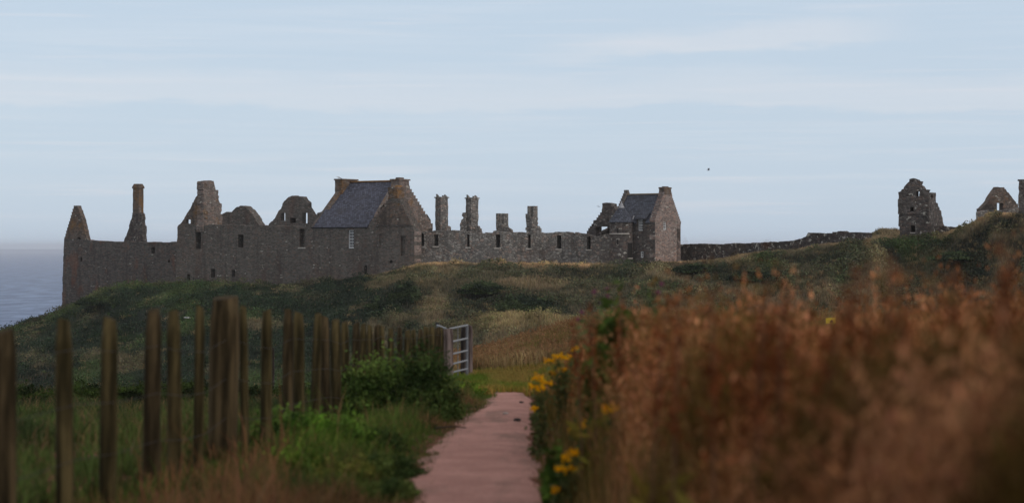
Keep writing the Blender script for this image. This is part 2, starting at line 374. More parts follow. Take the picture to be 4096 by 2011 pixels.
# sea
SEA = -46.0
ang = np.linspace(R(-70), R(70), 60); rad = np.concatenate([np.geomspace(120, 60000, 60)])
RR, TT = np.meshgrid(rad, ang); V = np.stack([(RR * np.sin(TT)).ravel(), (RR * np.cos(TT)).ravel(), np.full(RR.size, SEA)], 1)
na, nb = len(ang), len(rad); i = (np.arange(na - 1)[:, None] * nb + np.arange(nb - 1)[None, :]).ravel()
m, nt, nd, lk = newmat('sea_water')
tc = N(nt, 'ShaderNodeTexCoord'); mp = N(nt, 'ShaderNodeMapping'); mp.inputs['Scale'].default_value = (.05, .014, 1); lk.new(tc.outputs['Object'], mp.inputs[0])
n1 = N(nt, 'ShaderNodeTexNoise', Scale=1.0, Detail=9.0, Roughness=.68); lk.new(mp.outputs[0], n1.inputs['Vector'])
bs = N(nt, 'ShaderNodeBsdfPrincipled', Roughness=.45); bs.inputs['IOR'].default_value = 1.33; bs.inputs['Specular IOR Level'].default_value = .35
col = mix(nt, ramp(nt, n1.outputs[0], .40, .62), (.04, .09, .22), (.15, .245, .43))
lk.new(col, bs.inputs['Base Color'])
bm_ = N(nt, 'ShaderNodeBump', Strength=.9, Distance=2.4); lk.new(n1.outputs[0], bm_.inputs['Height']); lk.new(bm_.outputs[0], bs.inputs['Normal'])
o_ = N(nt, 'ShaderNodeOutputMaterial'); lk.new(bs.outputs[0], o_.inputs[0])
tag(npmesh('sea', V, np.stack([i, i + nb, i + nb + 1, i + 1], 1), None, m), kind='structure')

# ------------------------------------------------------------------ masonry tools
class Line:
    """a vertical wall plane: s along it, t behind it, z up"""
    def __init__(s, O, th): s.O = Vector((O[0], O[1])); s.u = Vector((math.cos(th), math.sin(th))); s.v = Vector((-s.u.y, s.u.x)); s.th = th
    @staticmethod
    def px(px, d, th_deg): p = at(px, CY, d); return Line((p.x, p.y), R(th_deg))
    @staticmethod
    def two(pa, da, pb, db):
        a, b = at(pa, CY, da), at(pb, CY, db); return Line((a.x, a.y), math.atan2(b.y - a.y, b.x - a.x))
    def sz(s, px, py, t=0.0):
        k = (px - CX) / F; O = s.O + s.v * t
        q = (k * O.y - O.x) / (s.u.x - k * s.u.y); y = O.y + q * s.u.y
        return (q, -(py - CY) * y / F)
    def w(s, q, t, z): p = s.O + s.u * q + s.v * t; return Vector((p.x, p.y, z))
    def shifted(s, t): return Line(s.O + s.v * t, s.th)
    def side(s, q): return Line(s.O + s.u * q, s.th + math.pi / 2)    # plane facing right, running back

def rough_poly(P, amp, step, keep_below=None):
    out = []
    n = len(P)
    for k in range(n):
        a, b = P[k], P[(k + 1) % n]
        L = math.hypot(b[0] - a[0], b[1] - a[1])
        low = keep_below is not None and max(a[1], b[1]) <= keep_below + 1e-6
        out.append(a)
        if amp <= 0 or L < step * 1.4 or low: continue
        m_ = max(2, int(L / step)); nx, ny = -(b[1] - a[1]) / L, (b[0] - a[0]) / L
        cuts = sorted([(j + random.uniform(-.3, .3)) / m_ for j in range(1, m_)])
        prev = 0
        for c in cuts:                       # stone-by-stone offsets: small steps, not waves
            o = random.uniform(-amp, amp)
            x, y = a[0] + (b[0] - a[0]) * c, a[1] + (b[1] - a[1]) * c
            e = .04 / L * 1.0
            out.append((x - (b[0] - a[0]) * e + nx * prev, y - (b[1] - a[1]) * e + ny * prev))
            out.append((x + (b[0] - a[0]) * e + nx * o, y + (b[1] - a[1]) * e + ny * o)); prev = o
    return out
def inside(p, poly):
    x, y = p; c = False; n = len(poly); j = n - 1
    for i in range(n):
        xi, yi = poly[i]; xj, yj = poly[j]
        if (yi > y) != (yj > y) and x < (xj - xi) * (y - yi) / (yj - yi) + xi: c = not c
        j = i
    return c

def slab2d(name, line, P, T, mat, parent, holes=(), rough=0.0, step=.35, keep=None):
    """upright masonry plate from an outline (s,z), thickness T, with openings [(poly, depth or None for right through)]"""
    P = rough_poly(P, rough, step, keep)
    pts, edges = [], []
    def loop(Q):
        b = len(pts); pts.extend(Vector(q) for q in Q); edges.extend((b + k, b + (k + 1) % len(Q)) for k in range(len(Q)))
    loop(P)
    for h, _ in holes: loop(h)
    vs, _, fs, *_r = delaunay_2d_cdt(pts, edges, [], 0, 1e-4)
    fs = [f for f in fs if inside(((vs[f[0]].x + vs[f[1]].x + vs[f[2]].x) / 3, (vs[f[0]].y + vs[f[1]].y + vs[f[2]].y) / 3), P)
          and not any(inside(((vs[f[0]].x + vs[f[1]].x + vs[f[2]].x) / 3, (vs[f[0]].y + vs[f[1]].y + vs[f[2]].y) / 3), h) for h, _ in holes)]
    cnt = {}
    for f in fs:
        for k in range(3):
            e = tuple(sorted((f[k], f[(k + 1) % 3]))); cnt[e] = cnt.get(e, 0) + 1
    n = len(vs)
    V = [line.w(v.x, 0, v.y) for v in vs] + [line.w(v.x, T, v.y) for v in vs]
    Fc = [tuple(f) for f in fs] + [tuple(n + q for q in reversed(f)) for f in fs]
    def hole_of(a, b):
        mx, my = (vs[a].x + vs[b].x) / 2, (vs[a].y + vs[b].y) / 2
        for h, dep in holes:
            for k in range(len(h)):
                p, q = h[k], h[(k + 1) % len(h)]
                L = math.hypot(q[0] - p[0], q[1] - p[1])
                if L < 1e-6: continue
                if abs((mx - p[0]) * (q[1] - p[1]) - (my - p[1]) * (q[0] - p[0])) / L < 2e-3 and -1e-3 < ((mx - p[0]) * (q[0] - p[0]) + (my - p[1]) * (q[1] - p[1])) / L < L + 1e-3: return dep
        return None
    for (a, b), c in cnt.items():
        if c != 1: continue
        dep = hole_of(a, b)
        if dep is None: Fc.append((a, b, n + b, n + a))
        else:
            q = len(V); V.append(line.w(vs[a].x, dep, vs[a].y)); V.append(line.w(vs[b].x, dep, vs[b].y)); Fc.append((a, b, q + 1, q))
    for h, dep in holes:
        if dep is not None:
            q = len(V); V.extend(line.w(x, dep, z) for x, z in h); Fc.append(tuple(range(q, q + len(h))))
    return build(name, V, Fc, mat, parent)

def rect_hole(line, x0, y0, x1, y1, dep, arch=False):
    a = line.sz(x0, y1); b = line.sz(x1, y1); c = line.sz(x1, y0); d = line.sz(x0, y0)
    if arch:
        pts = [(a[0], a[1]), (b[0], b[1])]; r = (b[0] - a[0]) / 2; cx = (a[0] + b[0]) / 2; zt = max(c[1], d[1]) - r
        for k in range(7): an = math.pi * k / 6; pts.append((cx + r * math.cos(an), zt + r * math.sin(an)))
        return (pts, dep)
    return ([(a[0], a[1]), (b[0], (a[1] + b[1]) / 2 * 0 + a[1]), (b[0], d[1]), (a[0], d[1])], dep)

def slab(name, line, outline, T, mat, parent, holes=(), **kw):
    P = [line.sz(x, y) for x, y in outline]
    return slab2d(name, line, P, T, mat, parent, [rect_hole(line, *h) for h in holes], **kw)

def crow(p0, p1, n):
    """crow steps from p0 up (or down) to p1, in any 2-D coordinates"""
    out = []
    for k in range(n):
        a = k / n; b = (k + 1) / n
        x0, y0 = p0[0] + (p1[0] - p0[0]) * a, p0[1] + (p1[1] - p0[1]) * a
        x1, y1 = p0[0] + (p1[0] - p0[0]) * b, p0[1] + (p1[1] - p0[1]) * b
        up = (y1 > y0)
        out += [(x0, y0), (x0, y1)] if up else [(x0, y0), (x1, y0)]
    out.append(p1); return out

def box_on(name, line, s0, s1, t0, t1, z0, z1, mat, parent, taper=0.0, rough=0.0):
    """masonry block in a wall's coordinates, rings of slightly uneven stones when rough"""
    n = max(1, int((z1 - z0) / .35)) if rough else 1
    V, Fc = [], []
    for k in range(n + 1):
        f = k / n; z = z0 + (z1 - z0) * f; e = taper * f
        for (s, t) in ((s0 + e, t0 + e), (s1 - e, t0 + e), (s1 - e, t1 - e), (s0 + e, t1 - e)):
            V.append(line.w(s + random.uniform(-rough, rough), t + random.uniform(-rough, rough), z))
    for k in range(n):
        for j in range(4): Fc.append((k * 4 + j, k * 4 + (j + 1) % 4, k * 4 + 4 + (j + 1) % 4, k * 4 + 4 + j))
    Fc += [(0, 1, 2, 3), tuple(n * 4 + j for j in (3, 2, 1, 0))]
    return build(name, V, Fc, mat, parent)

def broken_top(name, line, s0, s1, t0, t1, z0, z1, mat, parent, drop=.9, seed=1):
    """ruined stack: square shaft whose top is a broken set of stones"""
    rnd = random.Random(seed); V, Fc = [], []
    def bx(a, b, c, d, e, f):
        q = len(V); V.extend([line.w(a, c, e), line.w(b, c, e), line.w(b, d, e), line.w(a, d, e), line.w(a, c, f), line.w(b, c, f), line.w(b, d, f), line.w(a, d, f)])
        Fc.extend([(q, q + 1, q + 2, q + 3), (q + 4, q + 5, q + 6, q + 7), (q, q + 1, q + 5, q + 4), (q + 1, q + 2, q + 6, q + 5), (q + 2, q + 3, q + 7, q + 6), (q + 3, q, q + 4, q + 7)])
    z = z0; k = 0
    while z < z1 - drop:
        h = rnd.uniform(.22, .4); j = .07
        bx(s0 + rnd.uniform(-j, j), s1 + rnd.uniform(-j, j), t0 + rnd.uniform(-j, j), t1 + rnd.uniform(-j, j), z, z + h + .01); z += h
    n = 3
    for a in range(n):
        for b in range(n):
            w, d = (s1 - s0) / n, (t1 - t0) / n
            top = z + rnd.choice([0, .25, .5, drop, drop]) * (z1 - z) / drop
            if top > z: bx(s0 + a * w - .03, s0 + (a + 1) * w + rnd.uniform(-.05, .03), t0 + b * d - .03, t0 + (b + 1) * d + rnd.uniform(-.05, .03), z - .02, top)
    return build(name, V, Fc, mat, parent)

def quad_slab(name, A_, B_, C_, D_, th, mat, parent, uvs=None):
    """roof plane: A,B along the eave, C,D along the ridge; metres as UVs"""
    A_, B_, C_, D_ = map(Vector, (A_, B_, C_, D_)); nrm = (B_ - A_).cross(D_ - A_).normalized()
    if nrm.z < 0: nrm = -nrm
    V = [A_, B_, C_, D_, A_ - nrm * th, B_ - nrm * th, C_ - nrm * th, D_ - nrm * th]
    Fc = [(0, 1, 2, 3), (7, 6, 5, 4), (0, 4, 5, 1), (1, 5, 6, 2), (2, 6, 7, 3), (3, 7, 4, 0)]
    o = build(name, V, Fc, mat, parent)
    uvl = o.data.uv_layers.new(name='UVMap'); p0 = world_loc(o.parent) if o.parent else o.location
    ux = (B_ - A_).normalized(); uy = nrm.cross(ux)
    for lp in o.data.loops:
        p = Vector(o.data.vertices[lp.vertex_index].co) + p0 - A_; uvl.data[lp.index].uv = (p.dot(ux), p.dot(uy))
    return o

def sash(line, hole, t, nx, ny, parent, mat='white_paint', bar=.035, fr=.075):
    """sash window set t behind the wall face: frame + bars, with the glass as its own piece"""
    P, _ = hole; s0 = min(p[0] for p in P) + .01; s1 = max(p[0] for p in P) - .01; z0 = min(p[1] for p in P) + .01; z1 = max(p[1] for p in P) - .01
    V, Fc = [], []
    def bx(a, b, e, f, c, d):
        q = len(V); V.extend([line.w(a, c, e), line.w(b, c, e), line.w(b, d, e), line.w(a, d, e), line.w(a, c, f), line.w(b, c, f), line.w(b, d, f), line.w(a, d, f)])
        Fc.extend([(q, q + 1, q + 2, q + 3), (q + 4, q + 5, q + 6, q + 7), (q, q + 1, q + 5, q + 4), (q + 1, q + 2, q + 6, q + 5), (q + 2, q + 3, q + 7, q + 6), (q + 3, q, q + 4, q + 7)])
    bx(s0, s0 + fr, z0, z1, t, t + .1); bx(s1 - fr, s1, z0, z1, t, t + .1)
    bx(s0 + fr, s1 - fr, z0, z0 + fr * 1.4, t + .002, t + .1); bx(s0 + fr, s1 - fr, z1 - fr, z1, t + .002, t + .1)
    zm = (z0 + z1) / 2; bx(s0 + fr, s1 - fr, zm - bar * .7, zm + bar * .7, t + .012, t + .09)
    for k in range(1, nx): x = s0 + (s1 - s0) * k / nx; bx(x - bar / 2, x + bar / 2, z0 + fr, z1 - fr, t + .02, t + .07)
    for k in range(1, ny):
        z = z0 + (z1 - z0) * k / ny
        if abs(z - zm) > .06: bx(s0 + fr, s1 - fr, z - bar / 2, z + bar / 2, t + .024, t + .066)
    w = build('window', V, Fc, M[mat], parent)
    build('pane', [line.w(s0 + .02, t + .05, z0 + .02), line.w(s1 - .02, t + .05, z0 + .02), line.w(s1 - .02, t + .05, z1 - .02), line.w(s0 + .02, t + .05, z1 - .02),
                   line.w(s0 + .02, t + .058, z0 + .02), line.w(s1 - .02, t + .058, z0 + .02), line.w(s1 - .02, t + .058, z1 - .02), line.w(s0 + .02, t + .058, z1 - .02)],
          [(0, 1, 2, 3), (4, 5, 6, 7), (0, 1, 5, 4), (1, 2, 6, 5), (2, 3, 7, 6), (3, 0, 4, 7)], M['glass'], w)
    return w
def sill(line, hole, parent, h=.16, out=.12, ext=.12):
    P, _ = hole; s0 = min(p[0] for p in P); s1 = max(p[0] for p in P); z0 = min(p[1] for p in P)
    return box_on('window_sill', line, s0 - ext, s1 + ext, -out, .25, z0 - h, z0 + .012, M['sill_stone'], parent)
def base(line, px, py=1060): s, z = line.sz(px, py); return line.w(s, 0, z)

# ------------------------------------------------------------------ castle
TH = -34.0
z1c = lambda x, y: (200 + x / 2.109, 680 + y / 2.109)
z2c = lambda x, y: (1000 + x / 2.109, 680 + y / 2.109)
z3c = lambda x, y: (1600 + x / 2.109, 680 + y / 2.109)
z4c = lambda x, y: (2200 + x / 2.41, 680 + y / 2.41)
z5c = lambda x, y: (2700 + x / 2.109, 680 + y / 2.109)
z6c = lambda x, y: (3496 + x * .3557, 680 + y * .3557)

# --- A: long low range at the far left
LA = Line.px(705, 267, TH)
e = empty('ruined_range', base(LA, 480, 1180), 'long low roofless stone range at the far left with slim chimney and pointed gable stump', 'ruin', 'ruined buildings of the castle')
slab('wall', LA, [z1c(85, 1220), z1c(88, 1160), z1c(100, 1155), z1c(110, 830), z1c(118, 600), z1c(120, 575), z1c(330, 592), z1c(500, 603), z1c(600, 604), z1c(800, 606), z1c(940, 610), z1c(1090, 606), (718, 1170)],
     1.2, M['stone_brown'], e, [z1c(855, 650) + z1c(885, 702) + (1.6,), z1c(255, 735) + z1c(272, 770) + (1.3,), z1c(995, 755) + z1c(1012, 778) + (1.3,), z1c(1005, 1005) + z1c(1010, 1007) + (1.3,)][:3], rough=.07, step=.5)
LA2 = LA.shifted(.06)
s0, zb0 = LA2.sz(*z1c(121, 590)); s1, zb1 = LA2.sz(*z1c(330, 594)); sa, za = LA2.sz(*z1c(207, 300)); sb, _ = LA2.sz(*z1c(250, 300))
P = [(s0, zb0 - .3), (s0, zb0)] + crow((s0, zb0), (sa, za), 11)[1:] + [(sb - .5, za), LA2.sz(*z1c(262, 390)), LA2.sz(*z1c(284, 470)), LA2.sz(*z1c(304, 560)), (s1 - .4, zb1), (s1 - .4, zb1 - .3)]
g = slab2d('gable', LA2, P, .75, M['stone_orange'], e, [rect_hole(LA2, *z1c(226, 566), *z1c(262, 588), 1.3, True)], rough=.05, step=.3)
tag(g, 'pointed gable stump with orange lichen')
# chimney of A: an old gable fragment below, a slim shaft above
LAc = LA.shifted(3.0)
slab('gable', LAc, [z1c(625, 625), z1c(628, 582), z1c(655, 520), z1c(672, 450), z1c(697, 372), z1c(770, 372), z1c(774, 465), z1c(784, 475), z1c(786, 625)], .75, M['stone_dark'], e, rough=.09, step=.35)
ch = empty('chimney_stack', (0, 0, 0), None, None); ch.parent = e
c0 = LAc.sz(*z1c(697, 372)); c1 = LAc.sz(*z1c(752, 372)); zt = LAc.sz(*z1c(740, 145))[1]; zc_ = LAc.sz(*z1c(740, 116))[1]
ch.location = (0, 0, 0)
def chimney(name, line, s0, s1, t0, t1, z0, z1, mat, parent, cap=.14, cap_out=.12, cap_mat=None, rough=.03, taper=0.0, pots=0):
    c = box_on(name, line, s0, s1, t0, t1, z0, z1 - cap, mat, parent, rough=rough, taper=taper)
    if cap: box_on('chimney_cap', line, s0 - cap_out + taper, s1 + cap_out - taper, t0 - cap_out + taper, t1 + cap_out - taper, z1 - cap - .01, z1, cap_mat or mat, c, taper=.02)
    return c
bpy.data.objects.remove(ch)
ck = chimney('chimney', LAc, c0[0], c1[0] - .12, .05, 1.0, c0[1] - .1, zt, M['stone_orange'], e, cap=.16, cap_out=.10)
box_on('chimney_cap', LAc, c0[0] - .1, c1[0] - .02, -.05, 1.1, zt + .002, zc_, M['stone_orange'], ck, taper=.2)
box_on('string_course', LAc, c0[0] - .08, c1[0] - .04, -.03, 1.08, c0[1] + .02, c0[1] + .16, M['stone_dark'], ck)

# --- B front plane: ruined hall on the left, roofed house on the right
LB = Line.px(1655, 240, TH)
e = empty('ruined_hall', base(LB, 1000, 1140), 'tall roofless stone hall with broken gables between the low range and the slate roofed house', 'ruin', 'ruined buildings of the castle')
xw = 1250
slab('wall', LB, [z1c(1058, 1000), z1c(1062, 920), z1c(1074, 480), z1c(1085, 462), z1c(1120, 455), z1c(1190, 455), z1c(1225, 468), z1c(1300, 470), z1c(1360, 458), z1c(1500, 462), z1c(1687, 470), z2c(100, 464), z2c(250, 470), z2c(400, 478), z2c(470, 480), (xw, 909), (xw, 1160)],
     1.3, M['stone_grey'], e, [z1c(1226, 492) + z1c(1273, 665) + (2.6,), z1c(1583, 545) + z1c(1632, 652) + (2.0,), z1c(1355, 832) + z1c(1392, 905) + (2.4,), z1c(1530, 840) + z1c(1560, 903) + (2.4,), z1c(1155, 877) + z1c(1183, 932) + (2.4,), z2c(415, 496) + z2c(462, 652) + (.7,)], rough=.06, step=.5)
hh = rect_hole(LB, *z2c(415, 496), *z2c(462, 652), .7); sill(LB, hh, e)
LB1 = LB.shifted(.12)
# left gable: front slope piece and the lit end wall behind it
slab('gable', LB1, [z1c(1078, 520), z1c(1080, 470), z1c(1112, 440), z1c(1135, 400), z1c(1165, 352), z1c(1190, 310), z1c(1215, 255), z1c(1242, 215), z1c(1248, 160), z1c(1272, 150), z1c(1275, 130), z1c(1285, 118), z1c(1283, 95), z1c(1300, 92), z1c(1304, 520)],
     .55, M['stone_orange'], e, [z1c(1146, 418) + z1c(1186, 452) + (None,)], rough=.11, step=.33)
sg = LB1.sz(*z1c(1302, 460))[0]
LBs = LB1.side(sg + .02)
slab('gable', LBs, [z1c(1290, 520), z1c(1296, 95), z1c(1330, 90), z1c(1380, 92), z1c(1395, 150), z1c(1398, 170), z1c(1420, 170), z1c(1424, 255), z1c(1436, 280), z1c(1450, 285), z1c(1450, 340), z1c(1440, 370), z1c(1452, 372), z1c(1455, 520)],
     1.1, M['stone_orange_pink'], e, rough=.10, step=.33)
# rear rubble wall with the rounded hump
LBr = LB.shifted(8.0)
slab('wall', LBr, [z1c(1440, 520), z1c(1450, 372), z1c(1490, 352), z1c(1530, 362), z1c(1540, 345), z1c(1570, 315), z1c(1605, 300), z1c(1640, 305), z1c(1670, 330), z2c(0, 350), z2c(30, 385), z2c(50, 430), z2c(75, 462), z2c(90, 520)], 1.3, M['stone_grey'], e, rough=.12, step=.33)
# middle gable with two slits and a hearth
LBg = LB.shifted(5.0)
slab('gable', LBg, [z2c(140, 520), z2c(160, 452), z2c(190, 430), z2c(215, 395), z2c(240, 345), z2c(262, 325), z2c(275, 280), z2c(295, 258), z2c(320, 232), z2c(345, 218), z2c(380, 215), z2c(382, 224), z2c(445, 224), z2c(458, 250), z2c(486, 275), z2c(488, 315), z2c(508, 345), z2c(530, 375), z2c(542, 400), z2c(565, 400), z2c(568, 362), z2c(598, 352), z2c(605, 520)],
     .80, M['stone_grey'], e, [z2c(258, 362) + z2c(297, 428) + (None,), z2c(440, 362) + z2c(485, 450) + (None,), z2c(338, 404) + z2c(385, 446) + (1.6,)], rough=.10, step=.33)

# --- roofed house
e = empty('roofed_house', base(LB, 1380, 1110), 'large stone house with steep blue slate roof and three lichen covered chimneys', 'house')
hs0, ze = LB.sz(xw, 909); hs1, _ = LB.sz(1490, 911)
ze = LB.sz(1370, 908)[1]
win = z2c(827, 505) + z2c(876, 660)
door = z2c(963, 800) + z2c(992, 886)
slab2d('wall', LB, [LB.sz(xw + .2, 1160), (hs0 + .006, ze), (hs1, ze), LB.sz(1490, 1160)], 1.0, M['stone_grey'], e,
       [rect_hole(LB, *win, .6), rect_hole(LB, *door, 1.6, True), rect_hole(LB, *z2c(500, 812), *z2c(512, 824), 1.2), rect_hole(LB, *z2c(608, 780), *z2c(616, 790), 1.2)], rough=.0)
hw = rect_hole(LB, *win, .6); sash(LB, hw, .16, 3, 6, e, bar=.045, fr=.09)
W = 12.4; zr = LB.sz(1480, 727, W / 2)[1]
# gable walls: left under the verge, right with crow steps and lit by the sky to the south
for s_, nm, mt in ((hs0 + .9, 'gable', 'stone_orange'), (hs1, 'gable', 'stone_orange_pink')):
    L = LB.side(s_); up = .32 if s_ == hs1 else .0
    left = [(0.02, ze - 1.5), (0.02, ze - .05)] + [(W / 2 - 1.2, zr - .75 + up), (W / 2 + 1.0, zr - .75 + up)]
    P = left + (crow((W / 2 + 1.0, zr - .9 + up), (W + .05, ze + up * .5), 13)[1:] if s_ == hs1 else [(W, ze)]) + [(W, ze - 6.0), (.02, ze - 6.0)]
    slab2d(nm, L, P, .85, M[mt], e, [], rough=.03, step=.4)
slab2d('wall', LB.shifted(W - .9), [(hs0, ze - 6), (hs0, ze - .1), (hs1, ze - .1), (hs1, ze - 6)], .85, M['stone_grey'], e)
rf = quad_slab('roof', LB.w(hs0 + .02, -.18, ze - .02), LB.w(hs1 - .75, -.18, ze - .02), LB.w(hs1 - .75, W / 2, zr), LB.w(hs0 + .02, W / 2, zr), .14, M['slate'], e)
quad_slab('roof', LB.w(hs0 + .02, W + .18, ze - .02), LB.w(hs1 - .75, W + .18, ze - .02), LB.w(hs1 - .75, W / 2 + .01, zr), LB.w(hs0 + .02, W / 2 + .01, zr), .14, M['slate'], e)
box_on('ridge', LB, hs0 + .02, hs1 - .8, W / 2 - .2, W / 2 + .2, zr - .05, zr + .13, M['ridge_lichen'], e)
# lichen-stained verge along the left edge
A_, D_ = LB.w(hs0 - .12, -.2, ze + .02), LB.w(hs0 - .12, W / 2, zr + .06)
quad_slab('verge', A_, LB.w(hs0 + .18, -.2, ze + .02), LB.w(hs0 + .18, W / 2, zr + .06), D_, .2, M['stone_brown'], e)
zc_top = LB.sz(1380, 717, W / 2)[1]
chimney('chimney', LB, hs0 + .0, hs0 + 1.15, W / 2 - 1.75, W / 2 + 1.35, zr - 3.6, zc_top, M['stone_orange'], e, cap=.16, cap_out=.12)
zc2 = LB.sz(1620, 716, W / 2)[1]
ck = chimney('chimney', LB, hs1 - 1.15, hs1 + .06, W / 2 - .95, W / 2 + 1.15, zr - 1.6, zc2, M['stone_orange_pink'], e, cap=.18, cap_out=.14)
box_on('chimney_pot', LB, hs1 - .85, hs1 - .2, W / 2 - .5, W / 2 + .5, zc2 - .01, zc2 + .2, M['stone_orange'], ck, taper=.05)
# front gable wing
LW = LB.shifted(-.3)
gl = crow(LW.sz(1478, 900), LW.sz(1553, 803), 9); gr = crow(LW.sz(1602, 812), LW.sz(1651, 912), 10)
P = [LW.sz(1478, 1140)] + gl + [LW.sz(1553, 795), LW.sz(1602, 795)] + gr + [LW.sz(1657, 925), LW.sz(1657, 1140)]
slab2d('wall', LW, P, 1.45, M['stone_grey'], e, [rect_hole(LW, *z2c(1270, 555), *z2c(1309, 720), .35), rect_hole(LW, *z2c(1176, 758), *z2c(1201, 786), 1.2), rect_hole(LW, *z2c(1090, 540), *z2c(1125, 655), .12),
        rect_hole(LW, *z2c(1418, 488), *z2c(1420, 490), .2)][:3], rough=.03, step=.4)
# orange upper part of that gable: a thin skin of coping stones set proud
s0_, z0_ = LW.sz(1490, 897); s1_, _ = LW.sz(1640, 902)
slab2d('gable', LW.shifted(-.035), [LW.sz(1497, 897), LW.sz(1510, 873), LW.sz(1535, 838), LW.sz(1556, 808), LW.sz(1600, 812), LW.sz(1618, 842), LW.sz(1637, 880), LW.sz(1640, 900)], .03, M['stone_orange'], e, rough=.08, step=.4)
box_on('string_course', LW, LW.sz(1497, 900)[0], LW.sz(1640, 900)[0], -.1, .1, LW.sz(1560, 904)[1], LW.sz(1560, 899)[1], M['stone_dark'], e)
s0_, z0_ = LW.sz(1552, 822); s1_, _ = LW.sz(1579, 822); zt_ = LW.sz(1570, 748)[1]
ck = chimney('chimney', LW, s0_, s1_ + .35, .04, 1.4, z0_ - .4, zt_, M['stone_orange'], e, cap=.22, cap_out=.06, rough=.05)
box_on('chimney_pot', LW, s1_ - .25, s1_ + .25, .3, 1.2, zt_ - .01, zt_ + .22, M['ridge_lichen'], ck, taper=.1)
# steep side wall of the wing meeting the next range
slab2d('wall', LW.side(LW.sz(1657, 925)[0] + .002), [(.01, ze - 6.5), (.01, ze - .6), (1.44, ze - .6), (1.44, ze - 6.5)], .3, M['stone_pink'], e)

# --- C: the chambers range, light rubble wall with seven openings
LC = Line.two(1655, 241.7, 2440, 233.5)
e = empty('chambers_range', base(LC, 2050, 1055), 'long pale rubble wall with seven window gaps and four broken chimneys standing up behind it', 'ruin', 'ruined buildings of the castle')
top = [z3c(118, 515), z3c(170, 522), z3c(260, 518), z3c(330, 508), z3c(400, 514), z3c(440, 506), z3c(520, 516), z3c(640, 526), z3c(760, 530), z3c(850, 518), z3c(940, 526), z3c(1010, 522), z3c(1060, 530), z3c(1120, 512), z3c(1200, 530), z3c(1290, 528), z3c(1330, 520), z3c(1420, 522), z3c(1500, 530), z3c(1560, 538), z3c(1590, 545), z3c(1640, 560), z3c(1687, 552), z4c(480, 630), z4c(500, 655), z4c(505, 625), z4c(555, 610), z4c(585, 640)]
ops = [(168, 532, 202, 643), (286, 545, 322, 642), (563, 542, 587, 650), (805, 545, 843, 655), (1078, 545, 1102, 660), (1322, 550, 1360, 664), (1578, 560, 1608, 670)]
holes = [z3c(a, b) + z3c(c, d) + (2.3, k == 0) for k, (a, b, c, d) in enumerate(ops)]
holes += [z3c(x, 766) + z3c(x + 24, 780) + (1.5,) for x in (478, 750, 1005, 1260, 1520)] + [z4c(292, 884) + z4c(316, 900) + (1.5,)]
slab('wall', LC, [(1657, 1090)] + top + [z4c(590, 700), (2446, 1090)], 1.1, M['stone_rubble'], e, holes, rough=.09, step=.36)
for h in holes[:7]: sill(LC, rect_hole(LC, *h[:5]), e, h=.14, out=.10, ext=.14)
for px0, px1, y in ((z4c(490, 765)[0], z4c(530, 765)[0], z4c(0, 768)[1]),):
    s0_, zz = LC.sz(px0, y); s1_, _ = LC.sz(px1, y); box_on('window_sill', LC, s0_, s1_, -.1, .1, zz - .1, zz, M['sill_stone'], e)
def stack(pl, pm, pr, ptop, pbot, d, mat, seed, cap=True, broken=.0):
    """square stack turned 42 degrees off the view: dark left face pl..pm, light right face pm..pr"""
    c = at(pm, CY, d); L = Line((c.x, c.y), R(-42))
    wl = (pm - pl) * d / F / math.cos(R(42)); wr = (pr - pm) * d / F / math.sin(R(42))
    z1_ = -(ptop - CY) * d / F; z0_ = -(pbot - CY) * d / F
    if cap:
        o = chimney('chimney', L, -wl, 0, 0, wr, z0_, z1_, mat, e, cap=.13, cap_out=.12, rough=.045)
        for (a, b, hh_) in ((-wl + .02, .1, .36), (-wl * .45, wr * .5, .2), (-.3, wr - .4, .3)):   # broken pot stubs: leaning slabs
            V, Fc = [], []; q = 0; w_ = .34
            for z_, k in ((z1_ - .01, 1), (z1_ + hh_, .35)):
                for dx, dy in ((0, 0), (w_ * k, 0), (w_ * k, w_ * k), (0, w_ * k)): V.append(L.w(a + dx, b + dy, z_))
            Fc += [(q, q + 1, q + 2, q + 3), (q + 4, q + 5, q + 6, q + 7)] + [(q + j, q + (j + 1) % 4, q + 4 + (j + 1) % 4, q + 4 + j) for j in range(4)]
            build('chimney_pot', V, Fc, mat, o)
        return o
    return broken_top('chimney', L, -wl, 0, 0, wr, z0_, z1_, mat, e, drop=broken, seed=seed)
zz3 = lambda x: 1600 + x / 2.109
yy3 = lambda y: 680 + y / 2.109
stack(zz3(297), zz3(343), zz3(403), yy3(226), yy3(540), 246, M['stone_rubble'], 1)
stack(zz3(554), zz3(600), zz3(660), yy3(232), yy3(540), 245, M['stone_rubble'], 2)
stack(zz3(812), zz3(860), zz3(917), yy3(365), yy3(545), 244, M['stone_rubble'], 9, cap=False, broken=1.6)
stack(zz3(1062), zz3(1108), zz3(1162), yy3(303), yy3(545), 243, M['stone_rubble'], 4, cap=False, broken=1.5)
# ragged wall stubs against the stacks' feet
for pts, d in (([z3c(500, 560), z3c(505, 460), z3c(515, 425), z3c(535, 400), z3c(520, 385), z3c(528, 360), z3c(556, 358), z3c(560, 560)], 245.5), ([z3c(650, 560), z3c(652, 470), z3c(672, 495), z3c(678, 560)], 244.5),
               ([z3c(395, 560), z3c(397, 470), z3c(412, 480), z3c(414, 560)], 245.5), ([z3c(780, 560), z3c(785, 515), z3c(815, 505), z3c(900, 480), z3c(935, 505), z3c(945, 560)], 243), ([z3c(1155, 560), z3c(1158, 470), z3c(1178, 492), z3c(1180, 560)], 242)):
    L = Line.px(pts[0][0], d, -18); slab('wall', L, pts, .8, M['stone_rubble'], e, rough=.08, step=.3)

